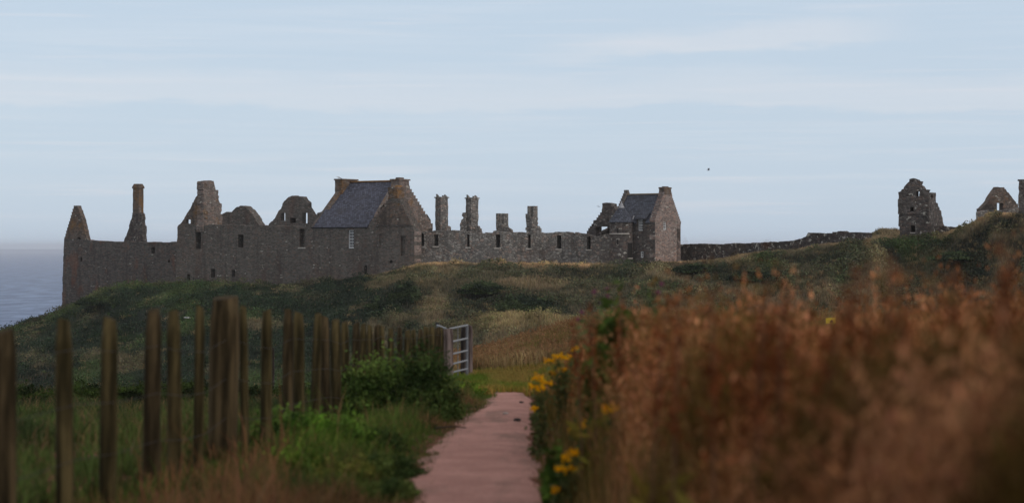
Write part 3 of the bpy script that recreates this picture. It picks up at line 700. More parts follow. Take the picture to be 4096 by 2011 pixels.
# --- ruined gable beside the lodge
LD = Line.px(2620, 228, -38.0)
LG = Line.px(2440, 237, TH)
e = empty('ruined_gable', base(LG, 2395, 1050), 'dark stepped gable ruin with one tall doorway showing sky, just left of the slated lodge', 'ruin', 'ruined buildings of the castle')
P = [z4c(340, 960), z4c(345, 612)]
stp = [(345, 612), (355, 612), (355, 585), (368, 585), (368, 560), (383, 560), (383, 540), (400, 540), (400, 518), (415, 518), (418, 485), (448, 480), (448, 457), (464, 457), (464, 433), (482, 433), (482, 410), (498, 408), (498, 380), (503, 372), (503, 320), (540, 314), (588, 325), (590, 350), (615, 352), (620, 372), (632, 378), (640, 960)]
slab('gable', LG, [z4c(340, 960)] + [z4c(*q) for q in stp], 1.35, M['stone_dark'], e, [z4c(442, 546) + z4c(552, 960 - 190) + (None,)], rough=.05, step=.4)
s0_, z0_ = LG.sz(*z4c(430, 545)); s1_, _ = LG.sz(*z4c(562, 545)); box_on('lintel', LG, s0_, s1_, -.08, .3, z0_ - .02, z0_ + .22, M['stone_dark'], e)
slab2d('wall', LG.side(LG.sz(*z4c(552, 700))[0] + .25), [(-1.9, -3), (-1.9, LG.sz(*z4c(550, 610))[1]), (-.05, LG.sz(*z4c(550, 560))[1]), (-.05, -3)], .35, M['stone_dark'], e, rough=.08)

# --- lodge with stair turret
e = empty('slated_lodge', base(LD, 2600, 1050), 'small restored stone lodge with slate roof, round stair turret and pinkish crow stepped gable', 'house')
Wd = 5.35; eave = LD.sz(2575, 888)[1]; s0d = LD.sz(2447, 888)[0]
zrd = LD.sz(2640, 776, Wd / 2)[1]
w1 = z4c(850, 478) + z4c(893, 585); w2 = z4c(870, 783) + z4c(899, 845)
s2578 = LD.sz(2590, 900)
slab2d('wall', LD, [(s0d, -3.2), (s0d, eave), (LD.sz(2545, 880)[0], eave), (LD.sz(2547, 872)[0], LD.sz(2560, 873)[1]), (LD.sz(2580, 872)[0], LD.sz(2560, 873)[1]), (LD.sz(2582, 880)[0], eave), (-.002, eave), (-.002, -3.2)], .8, M['stone_dark'], e,
       [rect_hole(LD, *w1, .5), rect_hole(LD, *w2, .5)], rough=0)
h1 = rect_hole(LD, *w1, .5); sash(LD, h1, .1, 3, 4, e, bar=.035, fr=.06)
h2_ = rect_hole(LD, *w2, .5)
# small ground-floor window stands open in its reveal: narrow white casement on the left
wn = sash(LD, ([(h2_[0][0][0], h2_[0][0][1]), (h2_[0][0][0] + .38, h2_[0][0][1]), (h2_[0][0][0] + .38, h2_[0][2][1]), (h2_[0][0][0], h2_[0][2][1])], .5), .12, 1, 3, e, bar=.04, fr=.08)
LDg = LD.side(0.0)
gz = LD.sz(2620, 888)[1]
w3 = z4c(1093, 500) + z4c(1124, 576)
apex_w = .95
P = [(0.0, -3.2), (0.0, gz)] + crow((-.12, gz - .05), (Wd / 2 - .8, zrd - .1), 12)[1:] + [(Wd / 2 - .8, zrd + .2), (Wd / 2 + .75, zrd + .2)] + crow((Wd / 2 + .75, zrd - .2), (Wd + .08, gz - .1), 12)[1:] + [(Wd, gz - .3), (Wd, -3.2)]
slab2d('gable', LDg, P, .75, M['stone_pink'], e, [rect_hole(LDg, *w3, .5)], rough=.015, step=.4)
h3 = rect_hole(LDg, *w3, .5); sash(LDg, h3, .1, 2, 4, e, bar=.04, fr=.06)
# left gable seen edge-on above the roof, crow-stepped
LDl = LD.side(s0d + .42)
P = [(.05, -3.2), (.05, eave)] + crow((-.1, eave - .2), (Wd / 2 - .2, zrd + .15), 12)[1:] + [(Wd / 2 - .2, zrd + .55), (Wd / 2 + .2, zrd + .55)] + crow((Wd / 2 + .2, zrd + .1), (Wd + .08, eave - .2), 12)[1:] + [(Wd, -3.2)]
slab2d('gable', LDl, P, .42, M['stone_grey'], e, [], rough=.015, step=.4)
slab2d('wall', LD.shifted(Wd - .8), [(s0d, -3.2), (s0d, eave), (0, eave), (0, -3.2)], .78, M['stone_dark'], e)
rx0, rx1 = s0d + .38, -.68
sa, sb = LD.sz(2544, 880)[0], LD.sz(2586, 880)[0]; slp = (zrd - eave + .1) / (Wd / 2 + .16)
prof = [(rx0, -.16), (sa + .12, -.16), (sa + .12, .95), (sb - .12, .95), (sb - .12, -.16), (rx1, -.16), (rx1, Wd / 2), (rx0, Wd / 2)]   # front slope, notched for the dormer
RV = [LD.w(a, b, eave - .1 + slp * (b + .16)) for a, b in prof]; nrm = Vector((0, 0, .12)); k_ = len(RV)
ro = build('roof', RV + [v - nrm for v in RV], [tuple(range(k_)), tuple(range(2 * k_ - 1, k_ - 1, -1))] + [(q, (q + 1) % k_, k_ + (q + 1) % k_, k_ + q) for q in range(k_)], M['slate_plain'], e)
uvl = ro.data.uv_layers.new(name='UVMap'); b0 = world_loc(e)
for lp in ro.data.loops:
    p = Vector(ro.data.vertices[lp.vertex_index].co) + b0; dxy = Vector((p.x, p.y)) - LD.O; uvl.data[lp.index].uv = (dxy.dot(LD.u), dxy.dot(LD.v) * math.sqrt(1 + slp * slp))
quad_slab('roof', LD.w(rx0, Wd + .16, eave - .1), LD.w(rx1, Wd + .16, eave - .1), LD.w(rx1, Wd / 2 + .01, zrd), LD.w(rx0, Wd / 2 + .01, zrd), .12, M['slate_plain'], e)
box_on('ridge', LD, rx0, rx1, Wd / 2 - .14, Wd / 2 + .14, zrd - .04, zrd + .1, M['ridge_stone'], e)
zct = LD.sz(2672, 749, Wd / 2)[1]
ck = chimney('chimney', LD, -.78, .03, Wd / 2 - .78, Wd / 2 + .72, zrd - .1, zct, M['stone_orange'], e, cap=.17, cap_out=.07, taper=.05, rough=.0)
box_on('chimney_pot', LD, -.6, -.15, Wd / 2 - .4, Wd / 2 + .4, zct - .01, zct + .1, M['stone_dark'], ck, taper=.03)
# catslide dormer
sa, sb = LD.sz(2544, 880)[0], LD.sz(2586, 880)[0]; zd = LD.sz(2565, 870)[1]
td, sd_ = 1.22, .745
dm = quad_slab('dormer_roof', LD.w(sa, -.26, zd - .16), LD.w(sb, -.26, zd - .16), LD.w(sb, td, zd - .16 + sd_ * (td + .26)), LD.w(sa + .1, td, zd - .16 + sd_ * (td + .26)), .09, M['slate_plain'], e)
V = []
for s_ in (sa + .1, sb - .1):
    for ds_ in (0, .05):
        for q in ((.0, eave - .05), (0, zd - .1), (td - .1, zd - .16 + sd_ * (td + .16) - .12)): V.append(LD.w(s_ + ds_, q[0], q[1]))
build('dormer_cheek', V, [(0, 1, 2), (3, 4, 5), (0, 1, 4, 3), (1, 2, 5, 4), (2, 0, 3, 5), (6, 7, 8), (9, 10, 11), (6, 7, 10, 9), (7, 8, 11, 10), (8, 6, 9, 11)], M['slate_plain'], e)
# round stair turret at the left corner
dt = 230.2; cp = at(2486, CY, dt); tr = 47.5 * dt / F; zte = -(888 - CY) * dt / F; zap = -(814 - CY) * dt / F; n = 40
def ring(r, z, jit=0): return [(cp.x + r * math.cos(2 * math.pi * k / n) + random.uniform(-jit, jit), cp.y + r * math.sin(2 * math.pi * k / n), z) for k in range(n)]
def lathe(name, prof, mat, parent, smooth=True):
    V, Fc = [], []
    for r, z in prof: V += ring(r, z)
    for a in range(len(prof) - 1):
        for k in range(n): Fc.append((a * n + k, a * n + (k + 1) % n, (a + 1) * n + (k + 1) % n, (a + 1) * n + k))
    Fc.append(tuple(range(n))); Fc.append(tuple((len(prof) - 1) * n + k for k in range(n)))
    return build(name, V, Fc, mat, parent, smooth=False)
tw = lathe('stair_turret', [(tr * 1.0, -3.2), (tr * .985, .5), (tr * .98, zte)], M['stone_dark'], e)
zs = -(935 - CY) * dt / F
V, Fc = [], []
for k in range(14):                      # string course only round the front
    a0 = math.pi * 1.08 + k * math.pi * .62 / 13
    for r, z in ((tr * .95, zs - .07), (tr * 1.06, zs - .06), (tr * 1.06, zs + .05), (tr * .95, zs + .08)): V.append((cp.x + r * math.cos(a0), cp.y + r * math.sin(a0), z))
for k in range(13):
    for j in range(4): Fc.append((k * 4 + j, k * 4 + (j + 1) % 4, k * 4 + 4 + (j + 1) % 4, k * 4 + 4 + j))
Fc += [(0, 1, 2, 3), (52, 53, 54, 55)]
build('string_course', V, Fc, M['sill_stone'], tw)
cone = lathe('turret_roof', [(tr * 1.1, zte - .06), (tr * 1.09, zte + .02), (tr * .55, zte + (zap - zte) * .52), (tr * .16, zap - .32), (.10, zap - .02)], M['slate_plain'], e)
uvl = cone.data.uv_layers.new(name='UVMap'); b0 = world_loc(e)
for lp in cone.data.loops:
    p = Vector(cone.data.vertices[lp.vertex_index].co) + b0; uvl.data[lp.index].uv = (math.atan2(p.y - cp.y, p.x - cp.x) * 1.0, p.z * 1.15)
lathe('roof_cap', [(tr * .26, zap - .5), (tr * .10, zap), (.05, zap + .12), (.11, zap + .2), (.02, zap + .3)], M['lead'], cone)
def on_turret(px, py, r=1.0):
    """point on the turret's front at a photo column"""
    x = (px - 2486) * dt / F; x = max(-tr * .97, min(tr * .97, x)); return Vector((cp.x + x, cp.y - math.sqrt(max(tr * tr - x * x, 0)) * r, -(py - CY) * dt / F))
def curved_panel(name, x0, y0, x1, y1, mat, parent, out=.02, th=.1):
    V, Fc = [], []
    for k in range(5):
        for y in (y0, y1):
            p = on_turret(x0 + (x1 - x0) * k / 4, y); dr = (p - Vector((cp.x, cp.y, p.z))).normalized(); V += [p + dr * out, p - dr * th]
    for k in range(4):
        b = k * 4; Fc += [(b, b + 4, b + 6, b + 2), (b + 1, b + 3, b + 7, b + 5), (b, b + 1, b + 5, b + 4), (b + 2, b + 6, b + 7, b + 3)]
    Fc += [(0, 2, 3, 1), (16, 17, 19, 18)]
    return build(name, V, Fc, mat, parent)
dr_ = curved_panel('door', *z4c(742, 702), *z4c(788, 846), M['door_wood'], e)
curved_panel('door_lintel', *z4c(738, 694), *z4c(792, 702), M['stone_dark'], e, out=.06)
curved_panel('door_step', *z4c(740, 846), *z4c(792, 854), M['sill_stone'], e, out=.05)
curved_panel('slit_window', *z4c(642, 563), *z4c(655, 612), M['door_wood'], tw)
curved_panel('slit_window', *z4c(641, 670), *z4c(653, 718), M['door_wood'], tw)
# lead valley between turret roof and main roof
q0 = LD.sz(*z4c(800, 503)); pA = LD.w(q0[0], -.3, q0[1]); q1 = LD.sz(*z4c(788, 440)); pB = LD.w(q1[0], .45, q1[1])
d_ = LD.w(1, 0, 0) - LD.w(0, 0, 0)
build('lead_valley', [pA - d_ * .10, pA + d_ * .10, pB + d_ * .08, pB - d_ * .08] + [v + Vector((0, .1, -.1)) for v in (pA - d_ * .10, pA + d_ * .10, pB + d_ * .08, pB - d_ * .08)],
      [(0, 1, 2, 3), (7, 6, 5, 4), (0, 1, 5, 4), (1, 2, 6, 5), (2, 3, 7, 6), (3, 0, 4, 7)], M['lead'], e)

# --- E: dark boundary wall climbing to the right
LE = Line.two(2728, 236, 3462, 208)
slab_top = [(-30, 627), (60, 627), (180, 624), (280, 626), (380, 632), (470, 620), (490, 615), (560, 620), (700, 615), (770, 608), (850, 611), (960, 599), (1010, 590), (1060, 581), (1105, 560), (1112, 545), (1122, 528), (1150, 533), (1180, 530), (1240, 534), (1325, 540), (1328, 522), (1362, 525), (1372, 516), (1400, 514), (1425, 530), (1470, 532), (1480, 524), (1540, 528), (1606, 532)]
o = slab('boundary_wall', LE, [z5c(-30, 830)] + [z5c(*q) for q in slab_top] + [z5c(1606, 700), z5c(1100, 720), z5c(600, 800)], .9, M['stone_black'], None, rough=.07, step=.4)
tag(o, 'dark drystone boundary wall with white lichen climbing the slope right of the lodge', 'wall')

# --- F: tower ruin on the right
LF = Line.px(3497 + 600 * .3557, 208, -24)
e = empty('ruined_tower', base(LF, 3660, 950), 'tall dark tower ruin with small square windows standing on the grassy slope at the right', 'ruin', 'ruined buildings of the castle')
slab('wall', LF, [z6c(*q) for q in ((283, 900), (284, 800), (287, 640), (273, 628), (281, 490), (270, 472), (271, 250), (300, 240), (312, 218), (332, 212), (335, 195), (347, 178), (372, 150), (395, 130), (398, 102), (440, 92), (470, 104), (488, 108), (492, 122), (527, 126), (514, 168), (540, 180), (558, 208), (563, 222), (608, 220), (594, 250), (612, 265), (614, 900))],
     1.2, M['stone_dark'], e, [z6c(474, 240) + z6c(512, 297) + (None,), z6c(405, 416) + z6c(445, 467) + (2.0,), z6c(412, 622) + z6c(460, 702) + (2.0,)], rough=.07, step=.35)
sF = LF.sz(*z6c(612, 500))[0]; LFs = LF.side(sF + .002)
slab('wall', LFs, [z6c(*q) for q in ((613, 900), (613, 320), (624, 318), (626, 262), (697, 260), (697, 365), (718, 378), (722, 405), (736, 420), (740, 455), (756, 462), (760, 510), (772, 540), (776, 590), (788, 615), (792, 900))],
     1.1, M['stone_dark'], e, [z6c(620, 416) + z6c(642, 458) + (1.6, True), z6c(624, 710) + z6c(655, 746) + (1.6,), z6c(640, 276) + z6c(668, 312) + (.5,)], rough=.08, step=.33)
s0_, z0_ = LF.sz(*z6c(272, 484)); s1_, _ = LF.sz(*z6c(470, 476)); box_on('corbel', LF, s0_, s1_, -.14, .2, z0_ - .12, z0_ + .16, M['stone_dark'], e)
s0_, z0_ = LF.sz(*z6c(530, 495)); s1_, _ = LF.sz(*z6c(600, 495)); box_on('corbel', LF, s0_, s1_, -.16, .2, z0_ - .25, z0_ + .2, M['stone_black'], e, taper=-.0)
h_ = rect_hole(LF, *z6c(405, 416), *z6c(445, 467), 2.0); sill(LF, h_, e, h=.08, out=.05, ext=.05)
h_ = rect_hole(LF, *z6c(412, 622), *z6c(460, 702), 2.0); sill(LF, h_, e, h=.08, out=.05, ext=.03)
# low wall running off the tower
LL = Line.px(z6c(655, 0)[0], 210.5, -5)
o = slab('low_wall', LL, [z6c(*q) for q in ((655, 800), (660, 622), (690, 632), (720, 628), (790, 626), (830, 636), (900, 640), (950, 650), (990, 800))], .7, M['stone_black'], None, rough=.07, step=.33)
tag(o, 'low dark stone wall stub with pale lichen at the foot of the tower ruin', 'wall')
# --- G: gable ruin far right
LGr = Line.px(z6c(1400, 0)[0], 203, 28)
e = empty('ruined_chapel', base(LGr, 4000, 860), 'small lichen brown gable ruin with one narrow opening on top of the right hill', 'ruin', 'ruined buildings of the castle')
slab('gable', LGr, [z6c(*q) for q in ((1194, 600), (1197, 436), (1215, 428), (1240, 400), (1268, 372), (1290, 345), (1300, 318), (1322, 282), (1340, 258), (1360, 228), (1378, 205), (1388, 190), (1420, 196), (1466, 194), (1468, 212), (1482, 215), (1498, 248), (1512, 252), (1530, 278), (1548, 300), (1560, 320), (1580, 342), (1598, 362), (1600, 378), (1620, 380), (1625, 600))],
     .6, M['stone_orange'], e, [z6c(1383, 370) + z6c(1452, 454) + (None,)], rough=.07, step=.33)
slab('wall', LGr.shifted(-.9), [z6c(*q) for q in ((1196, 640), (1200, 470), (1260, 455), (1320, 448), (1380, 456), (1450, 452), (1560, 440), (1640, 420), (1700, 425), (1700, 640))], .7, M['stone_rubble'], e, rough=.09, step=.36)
chl = Line.px(z6c(1640, 0)[0], 199, -20)
e2 = empty('ruined_chimney', base(chl, 4090, 850), 'tall square stone chimney ruin cut by the right edge of the picture', 'ruin', 'ruined buildings of the castle')
sA, zA = chl.sz(*z6c(1626, 480)); zT = chl.sz(*z6c(1640, 106))[1]
chimney('chimney', chl, sA, sA + 2.2, 0, 1.5, zA - 1.5, zT, M['stone_dark'], e2, cap=.14, cap_out=.1, rough=.05, cap_mat=M['stone_dark'])
LR = Line.px(z6c(1600, 0)[0], 188.3, -4)
o = slab('rubble_wall', LR, [z6c(*q) for q in ((1570, 960), (1578, 680), (1590, 655), (1604, 640), (1618, 622), (1626, 604), (1640, 598), (1665, 592), (1700, 600), (1730, 612), (1760, 640), (1780, 960))], .8, M['stone_grey'], None, rough=.13, step=.3)
tag(o, 'pale broken rubble wall half buried in the grass at the right edge', 'wall')

# ------------------------------------------------------------------ vegetation tools
def blades(B, h, w, lean, c0, c1, r=rng, tipw=.0):
    n = len(B); az = r.uniform(0, 2 * np.pi, n); sd = r.uniform(0, 2 * np.pi, n)
    d = np.stack([np.cos(az), np.sin(az), np.zeros(n)], 1) * (lean * h)[:, None]; s = np.stack([np.cos(sd), np.sin(sd), np.zeros(n)], 1) * (w / 2)[:, None]
    up = np.zeros((n, 3)); up[:, 2] = h
    m_ = B + up * .58 + d * .28; t_ = B + up * (1 - .25 * lean[:, None]) + d
    V = np.stack([B - s, B + s, m_ - s * .75, m_ + s * .75, t_], 1).reshape(-1, 3)
    i = np.arange(n)[:, None, None] * 5; T = (i + np.array([[0, 1, 3], [0, 3, 2], [2, 3, 4]])[None]).reshape(-1, 3)
    C = np.stack([c0, c0, (c0 + c1) / 2, (c0 + c1) / 2, c1], 1).reshape(-1, 3)
    return V, T, C
def leaflets(P, size, col, r=rng, flat=0.0, aspect=.5, dirz=None):
    n = len(P); a = r.normal(size=(n, 3)); 
    if dirz is not None: a[:, 2] = a[:, 2] * .4 + dirz
    a /= np.linalg.norm(a, axis=1)[:, None]; b = r.normal(size=(n, 3)); b[:, 2] *= (1 - flat); b -= a * (a * b).sum(1)[:, None]; b /= np.linalg.norm(b, axis=1)[:, None] + 1e-9
    s = np.asarray(size)[:, None]
    V = np.stack([P - a * s * .5, P + b * s * aspect * .5, P + a * s * .5, P - b * s * aspect * .5], 1).reshape(-1, 3)
    i = np.arange(n)[:, None, None] * 4; T = (i + np.array([[0, 1, 2], [0, 2, 3]])[None]).reshape(-1, 3)
    return V, T, np.repeat(col, 4, 0)
def cat(parts):
    V, T, C = [], [], []; o = 0
    for v, t, c in parts: V.append(v); T.append(t + o); C.append(c); o += len(v)
    return np.vstack(V), np.vstack(T), np.vstack(C)
def jit(c, n, amt=.25, hue=.08, r=rng):
    c = np.asarray(c)
    if c.ndim == 1: c = np.tile(c, (n, 1))
    return np.clip(c * (1 + r.uniform(-amt, amt, (n, 1))) * (1 + r.uniform(-hue, hue, (n, 3))), .002, .9)
def grow(X, D): return np.stack([X, D, zground(X, D) - .02], 1)

# hillside grass across the headland
n = 620000
px = rng.uniform(-150, 4250, n); DM = np.interp(px, TAB_D[:, 0], TAB_D[:, 1]) + np.interp(px, [240, 330, 500, 1655, 2735, 3400, 3480, 3640, 3700], [9, 3, 2, 2, 2, 8, 34, 34, 18])
D = 170 + (DM - 170) * rng.uniform(0, 1, n) ** .85; X = (px - CX) * D / F
B = grow(X, D); c = hillcolor(X, D, B[:, 2]); n = len(B)
py = CY - F * B[:, 2] / D; pc = np.interp(px, TAB_C[:, 0], TAB_C[:, 1])
lum = c.sum(1)
h = rng.uniform(.18, .42, n) * (1 + .5 * sst(.25, .7, lum)) * (1 + .5 * vn(X * .6, D * .6, 50))
h *= np.interp(px, [1500, 1700], [.75, .95]); h *= np.clip((py - pc) / 30, .55, 1.0)
cc = jit(c, n, .42, .10); pale = rng.random(n) < np.interp(px, [1400, 1750], [.05, .14]); cc[pale] = cc[pale] * .5 + .5 * jit(A(112, 98, 76), pale.sum(), .3)
parts = [blades(B, h, rng.uniform(.035, .075, n), rng.uniform(.1, .6, n), cc * .85, cc * 1.15)]
# broad-leaved scrub mixed in on the dark slopes
n = 260000
px = rng.uniform(-150, 4250, n); D = 172 + (np.interp(px, TAB_D[:, 0], TAB_D[:, 1]) + np.interp(px, [200, 300], [6, -1]) - 172) * rng.uniform(0, 1, n) ** .85; X = (px - CX) * D / F
clump = fbm(X * .45, D * .45, 61)
keep = clump + .12 * (px < 1650) > .52; X, D, px, clump = X[keep], D[keep], px[keep], clump[keep]
B = grow(X, D); c = hillcolor(X, D, B[:, 2]); n = len(B)
B[:, 2] += rng.uniform(0, 1, n) ** .6 * np.clip((clump - .4) * 4.0, .15, 1.0) * (.95)
parts.append(leaflets(B, rng.uniform(.14, .32, n), jit(c * np.array((.9, 1.0, .9)), n, .45, .1), aspect=.6))
# coarse tussocks, each a splayed tuft
nt_ = 13000
px = rng.uniform(-150, 4250, nt_); D = 172 + (np.interp(px, TAB_D[:, 0], TAB_D[:, 1]) + np.interp(px, [200, 300, 3460, 3500, 3600, 3640], [6, -1.5, 0, 26, 26, 0]) - 172) * rng.uniform(0, 1, nt_) ** .85; X = (px - CX) * D / F
keep = (fbm(X * .3, D * .3, 66) > .44); X, D, px = X[keep], D[keep], px[keep]
k = 20; X = np.repeat(X, k); D = np.repeat(D, k); px = np.repeat(px, k); sz = np.repeat(rng.uniform(.5, 1.25, keep.sum()), k); tint = np.repeat(rng.uniform(.75, 1.45, keep.sum()), k); sel = np.repeat(rng.random(keep.sum()), k)
B = grow(X, D); n = len(B); B[:, :2] += rng.normal(0, .16, (n, 2)) * sz[:, None]
c = hillcolor(X, D, B[:, 2]) * tint[:, None]
c = mixc(c, A(112, 98, 72), (sel < np.interp(px, [1500, 1750], [.08, .28])) * .75); c = mixc(c, A(58, 74, 42), ((sel > .85) & (px < 1700)) * .7)
cc = jit(c, n, .3, .08)
parts.append(blades(B, rng.uniform(.35, .62, n) * sz, rng.uniform(.03, .06, n), rng.uniform(.4, 1.0, n), cc * .7, cc * 1.2))
V, T, C = cat(parts)
tag(npmesh('hillside_grass', V, T, C, M['veg']), 'rough mixed grass covering the headland slope below the castle', 'grass', kind='stuff')

# near grass: verge, field, gate, bank
def region(n, x0, x1, d0, d1, screen=True):
    D = rng.uniform(d0 ** .7, d1 ** .7, n) ** (1 / .7) if screen else rng.uniform(d0, d1, n)
    X = rng.uniform(0, 1, n); return x0(D) + (x1(D) - x0(D)) * X, D
FX = lambda D: np.interp(D, [4, 10.6, 16.8, 25, 38.4], [-3.0, -2.68, -2.45, -2.06, -1.28])
lft = lambda D: path_edges(D)[0]; rgt = lambda D: path_edges(D)[1]

parts = []
X, D = region(52000, lambda D: FX(D) - .25, lambda D: lft(D) + .13, 7.5, 34)
n = len(X); B = grow(X, D); edge = (lft(D) - X) + .06 * (vn(X * 0 + 3, D * 2.5, 88) - .5)
gsel = sst(.40, .58, fbm(X * 1.1, D * .45, 71) + .10 * sst(13, 18, D) - .25 * sst(13.2, 11.5, D))
c = mixc(np.tile(A(72, 56, 38), (n, 1)), A(54, 66, 30), gsel)
c = mixc(c, A(42, 48, 26), sst(.45, .65, fbm(X * 2.1, D * 1.1, 72)) * gsel)
bright = np.exp(-((X + 1.62) / .35) ** 2) * np.exp(-((D - 17.5) / 2.2) ** 2); c = mixc(c, A(62, 84, 28), bright * .8)
c = mixc(c, A(88, 66, 46), (rng.random(n) < .14) * .8)
hv = .5 * vn(X * 1.6, D * .9, 73) + .5
h = (.07 + .17 * sst(.02, .5, edge)) * rng.uniform(.5, 1.4, n) * (1 + .7 * bright) * hv * (1 - .45 * sst(.9, .3, X - FX(D)))
tall = rng.random(n) < .035; h[tall] *= 2.0
wisp = (rng.random(n) < .13) & (np.abs(CX + F * X / D - 860) < 300) & (D < 16.5); h[wisp] *= 1.8; c[wisp] = A(84, 60, 42)
cc = jit(c, n, .35, .1)
parts.append(blades(B, h, rng.uniform(.006, .014, n), rng.uniform(.1, .75, n), cc * .8, cc * 1.1))
V, T, C = cat(parts); tag(npmesh('verge_grass', V, T, C, M['veg']), 'green and rusty grass between the post fence and the path', 'grass', kind='stuff')

parts = []
X, D = region(70000, lambda D: -.30 * D - 1.0, lambda D: FX(D) - .1, 9, 57)
n = len(X); B = grow(X, D); earth = sst(21, 16.0, D) * sst(.28, .46, fbm(X * 1.0, D * .5, 42))
k = rng.random(n) > earth * .85; X, D, B = X[k], D[k], B[k]; n = len(X)
c = mixc(np.tile(A(32, 40, 24), (n, 1)), A(50, 60, 30), sst(.42, .66, fbm(X * .6, D * .25, 75))); c = mixc(c, A(60, 54, 40), (rng.random(n) < .12) * .8)
fm = fbm(X * .9, D * .45, 76); h = rng.uniform(.10, .28, n) * (.45 + 1.5 * fm); c = c * (.62 + .8 * fbm(X * 1.4, D * .6, 78))[:, None]; c = mixc(c, A(74, 62, 42), (fm > .56) * (rng.random(n) < .3)); cc = jit(c, n, .35)
parts.append(blades(B, h, rng.uniform(.010, .022, n), rng.uniform(.2, .8, n), cc * .8, cc * 1.1))
V, T, C = cat(parts); tag(npmesh('field_grass', V, T, C, M['veg']), 'dark green grass and bare earth in the field behind the fence', 'grass', kind='stuff')

parts = []
X, D = region(46000, lambda D: lft(D) * 0 - 1.9, lambda D: D * 0 + 2.6, 31.2, 44, False)
n = len(X); l_, r_ = path_edges(D); B = grow(X, D)
k = ~((X > l_ + .06) & (X < r_ - .04) & (D < 32.3)); X, D, B = X[k], D[k], B[k]; n = len(X)
c = mixc(np.tile(A(88, 78, 40), (n, 1)), A(60, 74, 26), sst(.42, .6, fbm(X * 1.4, D * .5, 77))); c = mixc(c, A(136, 96, 54), sst(34, 31.5, D) * .7 * rng.random(n))
c = mixc(c, A(120, 78, 46), sst(-.6, 1.5, X) * .6 * rng.random(n))
h = rng.uniform(.08, .20, n) * np.interp(X, [-1, .5, 1.5], [1.0, 1.0, 1.9]); cc = jit(c, n, .3)
parts.append(blades(B, h, rng.uniform(.010, .02, n), rng.uniform(.2, .7, n), cc * .85, cc * 1.1))
V, T, C = cat(parts); tag(npmesh('path_end_grass', V, T, C, M['veg']), 'short olive grass where the path ends beside the gate', 'grass', kind='stuff')

parts = []
X, D = region(75000, lambda D: D * 0 - 2.2, lambda D: D * 0 + 5.0, 43, 62, False)
X2, D2 = region(60000, lambda D: D * 0 + 2.4, lambda D: D * .30 + 2, 31, 62, False); X = np.concatenate([X, X2]); D = np.concatenate([D, D2])
n = len(X); B = grow(X, D)
c = mixc(np.tile(A(90, 76, 52), (n, 1)), A(114, 98, 70), sst(.4, .65, fbm(X * 1.2, D * .6, 79))); c = mixc(c, A(82, 62, 44), sst(.5, .68, fbm(X * 1.0, D * .5, 80)) * .8)
c = mixc(c, A(74, 72, 38), sst(.40, .55, fbm(X * .9, D * .35, 81)) * .8)
h = rng.uniform(.18, .5, n) * np.interp(X, [-2, 0, 3], [.75, 1, 1.1]); cc = jit(c, n, .35)
parts.append(blades(B, h, rng.uniform(.012, .024, n), rng.uniform(.08, .4, n), cc * .85, cc * 1.05))
k = rng.random(n) < .16; P_ = B[k].copy(); hh_ = h[k]
for q in range(5):
    Q_ = P_.copy(); Q_[:, 2] += hh_ * rng.uniform(.7, 1.15, len(P_)); Q_[:, :2] += rng.normal(0, .02, (len(P_), 2))
    parts.append(leaflets(Q_, rng.uniform(.03, .07, len(Q_)), jit(A(90, 68, 48), len(Q_), .3), dirz=1.5))
V, T, C = cat(parts); tag(npmesh('bank_grass', V, T, C, M['veg']), 'rust and straw coloured tall grass on the bank beyond the gate', 'grass', kind='stuff')

# the out-of-focus mass right of the path: straw grass + seeding docks
parts = []
X, D = region(36000, lambda D: rgt(D) - .06, lambda D: np.minimum(.30 * D + .9, 6.0), 4.0, 32)
X2, D2 = region(9000, lambda D: D * 0 + .62, lambda D: .30 * D + .9, 2.5, 6.0); X = np.concatenate([X, X2]); D = np.concatenate([D, D2])
n = len(X); B = grow(X, D); e_ = X - rgt(D)
hmax = np.interp(e_, [-.05, .05, .13, .28, .5, 1.0, 2.5], [.05, .12, .30, .52, .62, .62, .62]) * np.interp(D, [2.5, 4, 6, 9, 11, 14, 18, 30], [.62, .72, .86, 1.0, 1.18, 1.1, .7, .45]) * np.interp(e_, [.7, 1.5], [1, .84]) * (.8 + .4 * vn(X * 1.6, D * 1.1, 90))
h = hmax * rng.uniform(.55, 1.08, n); h = np.where((rng.random(n) < .10) & (e_ > .25), h * rng.uniform(1.1, 1.45, n), h)
px = CX + F * X / D; lim = -(1316 - CY) * D / F - B[:, 2]; gap_ = np.abs(px - 3323) < 30 + 300 / D; h = np.where(gap_, np.minimum(h, np.maximum(lim, .04)), h)
tone = fbm(X * 2.2, D * 1.3, 83)
c = mixc(np.tile(A(108, 70, 43), (n, 1)), A(138, 98, 70), sst(.45, .68, tone)); c = mixc(c, A(76, 45, 26), sst(.48, .36, tone)); c = mixc(c, A(54, 48, 20), (fbm(X * 2, D * 1.0, 84) > .60) * .75)
c = mixc(c, A(66, 64, 32), sst(.45, .15, e_) * .75)
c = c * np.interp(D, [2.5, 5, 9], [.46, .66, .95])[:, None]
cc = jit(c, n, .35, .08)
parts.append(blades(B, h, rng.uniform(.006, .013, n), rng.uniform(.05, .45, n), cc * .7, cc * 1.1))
k = rng.random(n) < .7; k &= e_ > .3
for q in range(6):
    Q_ = B[k].copy(); m_ = k.sum(); Q_[:, 2] += h[k] * rng.uniform(.62, 1.02, m_); Q_[:, :2] += rng.normal(0, .025, (m_, 2))
    parts.append(leaflets(Q_, rng.uniform(.02, .05, m_), jit(c[k], m_, .4), dirz=1.6, aspect=.4))
V, T, C = cat(parts); tag(npmesh('dry_grass', V, T, C, M['veg']), 'blurred mass of brown seeding grass filling the right foreground', 'grass', kind='stuff')

